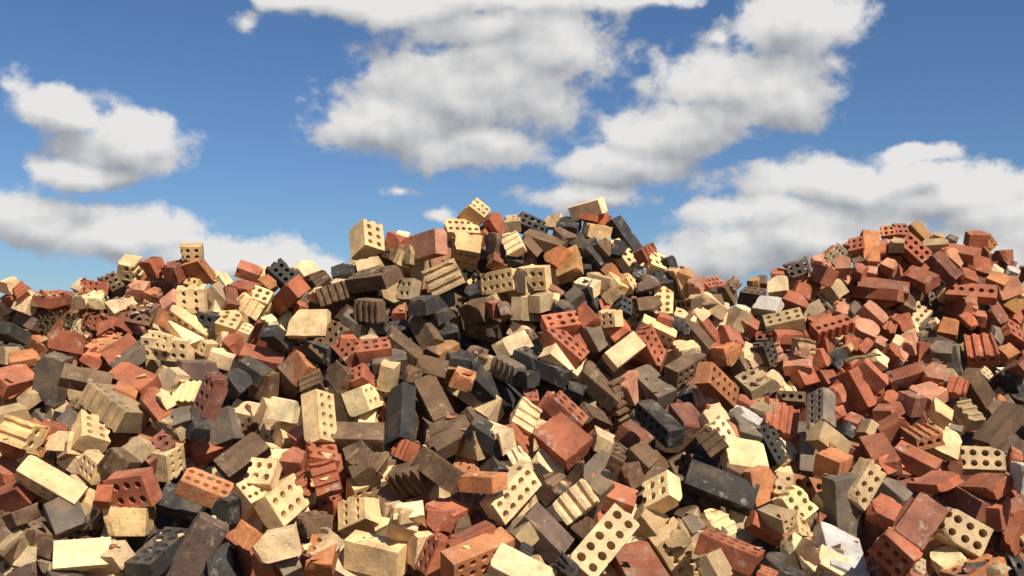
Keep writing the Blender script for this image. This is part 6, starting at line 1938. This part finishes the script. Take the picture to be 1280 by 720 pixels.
# ------------------------------------------------------------------ the bricks that only show in the gaps, and those beyond the frame
V, Fc, Fr, Ti = [], [], [], []
def add_loose(typ, br, colr, p, r, d, rnd, fine):
    vs, fs, fr = brick_data(typ, br, d[0], d[1], d[2], rnd, fine)
    M = pose(p, r); b0 = len(V); t_ = tint_of(colr, rnd)
    V.extend(tuple(M @ Vector(q_)) for q_ in vs); Fr.extend(fr); Ti.extend([t_] * len(vs))
    Fc.extend(tuple(b0 + k for k in f) for f in fs)
for i, (typ, br, colr, p, r, d) in enumerate(LOOSE):
    add_loose(typ, br, colr, p, r, d, random.Random(5000 + i), True)
pal = 'rrrrrrcyyynnkktoigdp'
NV = len(VSX)
for k in range(2300):
    side = R.random()
    if side < 0.36: i_ = R.randrange(3, next(q_ for q_, u in enumerate(US) if u > -25)); i_ = max(i_, R.randrange(3, 22))
    elif side < 0.72: i_ = R.randrange(next(q_ for q_, u in enumerate(US) if u > 1285), len(US) - 3); i_ = min(i_, R.randrange(66, len(US) - 3))
    else: i_ = R.randrange(2, len(US) - 2)
    inside = -25 < US[i_] < 1285
    # beside the frame: the whole slope; within it: only the foot below the frame and the far side behind the crest
    if inside:
        j_ = R.choice((1, 2, 3, 4, 5, NV + 1, NV + 2, NV + 3, NV + 4)) if R.random() < 0.8 else 5
    else:
        j_ = R.randrange(1, m_ - 2)
    p = gv[i_][j_].lerp(gv[i_ + 1][j_ + 1], R.random()) if not inside else gv[i_][j_].lerp(gv[i_ + 1][j_], R.random())
    p = p + Vector((R.uniform(-.05, .05), R.uniform(-.05, .05), (R.choice((0.03, 0.06, 0.12, 0.20, 0.27)) if j_ < NV and not inside else R.choice((0.02, 0.05, 0.10)))))
    q_ = p - EYE; zc = q_.dot(FWD); uc = CX + F * q_.x / max(zc, .1); vc_ = CY + F * q_.dot(DWN) / max(zc, .1); s_ = 0.135 * F / max(zc, .1)
    if not inside and zc > 0.3 and -s_ < uc < 1280 + s_ and vc_ < 720 + s_: continue
    br = R.random() < 0.5
    typ = R.choice(('s', 's', 's', 'c52' if not br else 'c32', 'f'))
    d = (0.23 if not br else R.uniform(.1, .16), 0.11, 0.076)
    ax = Vector((R.gauss(0, 1), R.gauss(0, 1), R.gauss(0, 1))).normalized() * R.uniform(0, 3)
    add_loose(typ, br, R.choice(pal if US[i_] < 900 else 'rrrrrrrridotgc'), p, ax, d, R, False)
# crumbs, shards and grit lying on the bricks and in the gaps
from mathutils.bvhtree import BVHTree
bv, bf = [], []
for o in C.objects:
    if o.type == 'MESH' and o.name != 'ground':
        b0 = len(bv); M = o.matrix_world if o.name == 'terrain_mound' else o.matrix_basis
        bv.extend(M @ q_.co for q_ in o.data.vertices); bf.extend(tuple(b0 + k for k in p_.vertices) for p_ in o.data.polygons)
b0 = len(bv); bv.extend(Vector(q_) for q_ in V); bf.extend(tuple(b0 + k for k in f) for f in Fc)
tree = BVHTree.FromPolygons(bv, bf)
def crumb(p, s, colr):
    n_ = R.randint(6, 9); b0 = len(V); t_ = tint_of(colr, R)
    bm = bmesh.new()
    for _ in range(n_):
        bm.verts.new(p + Vector((R.gauss(0, 1) * s, R.gauss(0, 1) * s, R.gauss(0, 0.6) * s + s * 0.3)))
    bmesh.ops.convex_hull(bm, input=bm.verts)
    bm.verts.index_update()
    used = [q_ for q_ in bm.verts if q_.link_faces]; ix = {q_: b0 + k for k, q_ in enumerate(used)}
    V.extend(tuple(q_.co) for q_ in used); Fr.extend([0.8] * len(used)); Ti.extend([t_] * len(used))
    Fc.extend(tuple(ix[q_] for q_ in f.verts) for f in bm.faces); bm.free()
made = 0
for _ in range(60000):
    if made >= 2500: break
    crestpatch = made > 2100
    u, v = (R.uniform(30, 200), R.uniform(392, 440)) if crestpatch else (R.uniform(-40, 1320), R.uniform(345, 760))
    if v < interp(u, SKY) + 12: continue
    w_ = unproject(u, v, depth(u, v) * R.uniform(0.98, 1.06))
    hit, nrm, _, dist = tree.ray_cast(w_ + Vector((0, 0, 0.30)), Vector((0, 0, -1)), 0.9)
    if hit is None or nrm.z < 0.72: continue
    low = (hit - EYE).length / max(1e-6, (w_ - EYE).length)
    if not crestpatch and hit.z > w_.z - 0.02 and R.random() < 0.85: continue
    colr = R.choice('rrrrroiddttcgw') if (u > 880 or crestpatch) else R.choice('ccyytrronngki')
    crumb(hit, R.choice((.003, .004, .005, .007, .007, .010, .013, .016)), colr); made += 1
o = bpy.data.objects.new('brick_rubble', finish('brick_rubble', V, Fc, Fr, Ti)); o['kind'] = 'stuff'
o['label'] = 'mixed loose brick rubble filling the gaps between the larger bricks'
C.objects.link(o)

# ------------------------------------------------------------------ dry weeds on the low crest, and a broken twig
def tube(vs, fs, pts, r0, r1, seg=5):
    b0 = len(vs); n = len(pts)
    for k, p in enumerate(pts):
        d = (pts[min(k + 1, n - 1)] - pts[max(k - 1, 0)]).normalized()
        a = d.orthogonal().normalized(); b = d.cross(a); r = r0 + (r1 - r0) * k / (n - 1)
        for s in range(seg):
            q_ = 2 * PI * s / seg; vs.append(tuple(p + a * (r * math.cos(q_)) + b * (r * math.sin(q_))))
    for k in range(n - 1):
        for s in range(seg):
            t_ = (s + 1) % seg
            fs.append((b0 + k * seg + s, b0 + k * seg + t_, b0 + (k + 1) * seg + t_, b0 + (k + 1) * seg + s))
    fs.append(tuple(b0 + s for s in reversed(range(seg)))); fs.append(tuple(b0 + (n - 1) * seg + s for s in range(seg)))
def mesh_obj(name, vs, fs, mat, parent=None, loc=None):
    me = bpy.data.meshes.new(name); me.from_pydata([tuple(v) for v in vs], [], fs); me.materials.append(mat)
    o = bpy.data.objects.new(name, me); C.objects.link(o)
    if parent: o.parent = parent
    if loc is not None: o.location = loc
    return o
def weed(u, v, h, nst, label, seed, green):
    rr = random.Random(seed)
    root = bpy.data.objects.new('weed_plant', None); C.objects.link(root)
    root.location = unproject(u, v, depth(u, v) * 0.985)
    root['label'] = label; root['category'] = 'weed'; root['group'] = 'dry weeds growing on the low crest'
    sv, sf, lv, lf = [], [], [], []
    for k in range(nst):
        a = rr.uniform(0, 2 * PI); ln = h * rr.uniform(0.45, 1.1); lean = rr.uniform(0.2, 1.1)
        b = Vector((math.cos(a) * 0.02 * rr.random(), math.sin(a) * 0.02 * rr.random(), -0.04))
        pts = [b + Vector((math.cos(a) * lean * ln * (t / 8) ** 1.3 + rr.gauss(0, .005), math.sin(a) * lean * ln * (t / 8) ** 1.3 + rr.gauss(0, .005), (ln + 0.04) * t / 8)) for t in range(9)]
        tube(sv, sf, pts, 0.0020, 0.0007, 4)
        for t in range(2, 9):
            for _ in range(rr.choice((0, 0, 1, 2))):
                q_ = pts[t]; c_ = rr.uniform(0, 2 * PI)
                d = Vector((math.cos(c_), math.sin(c_), rr.uniform(0.1, 1.2))).normalized(); L = rr.uniform(0.012, 0.045)
                tip = q_ + d * L
                tube(sv, sf, [q_, (q_ + tip) / 2 + Vector((0, 0, 0.004)), tip], 0.0011, 0.0005, 3)
                if rr.random() < (0.75 if green else 0.4):
                    w_ = d.orthogonal().normalized() * rr.uniform(.002, .005); i0 = len(lv); e_ = d * rr.uniform(.010, .022)
                    m1 = tip + e_ * 0.5 + Vector((0, 0, 0.002))
                    lv.extend([tip, m1 + w_, tip + e_, m1 - w_]); lf.append((i0, i0 + 1, i0 + 2, i0 + 3))
    mesh_obj('stem', sv, sf, STEM, root); mesh_obj('foliage', lv, lf, LEAF if green else STEM, root)
weed(64, 418, 0.12, 7, 'dry weed with green leaves just below the flat red brick', 3, True)
weed(86, 420, 0.17, 8, 'tallest dry weed on the low crest', 4, False)
weed(102, 417, 0.08, 6, 'shortest leafy weed, between the tallest dry weed and a holed red brick', 5, True)
def twig(pts, r, label):
    P = [unproject(u, v, depth(u, v) * f) for u, v, f in pts]
    vs, fs = [], []
    tube(vs, fs, [p - P[0] for p in P], r, r * 0.6, 7)
    o = mesh_obj('dry_twig', vs, fs, STEM, None, P[0])
    o['label'] = label; o['category'] = 'twig'
    for p_ in o.data.polygons: p_.use_smooth = True
twig([(1056, 452, .95), (1068, 447, .948), (1080, 446, .947), (1094, 443, .946), (1100, 444, .95)], 0.011, 'crooked dry grey-tan twig lying across the red bricks')
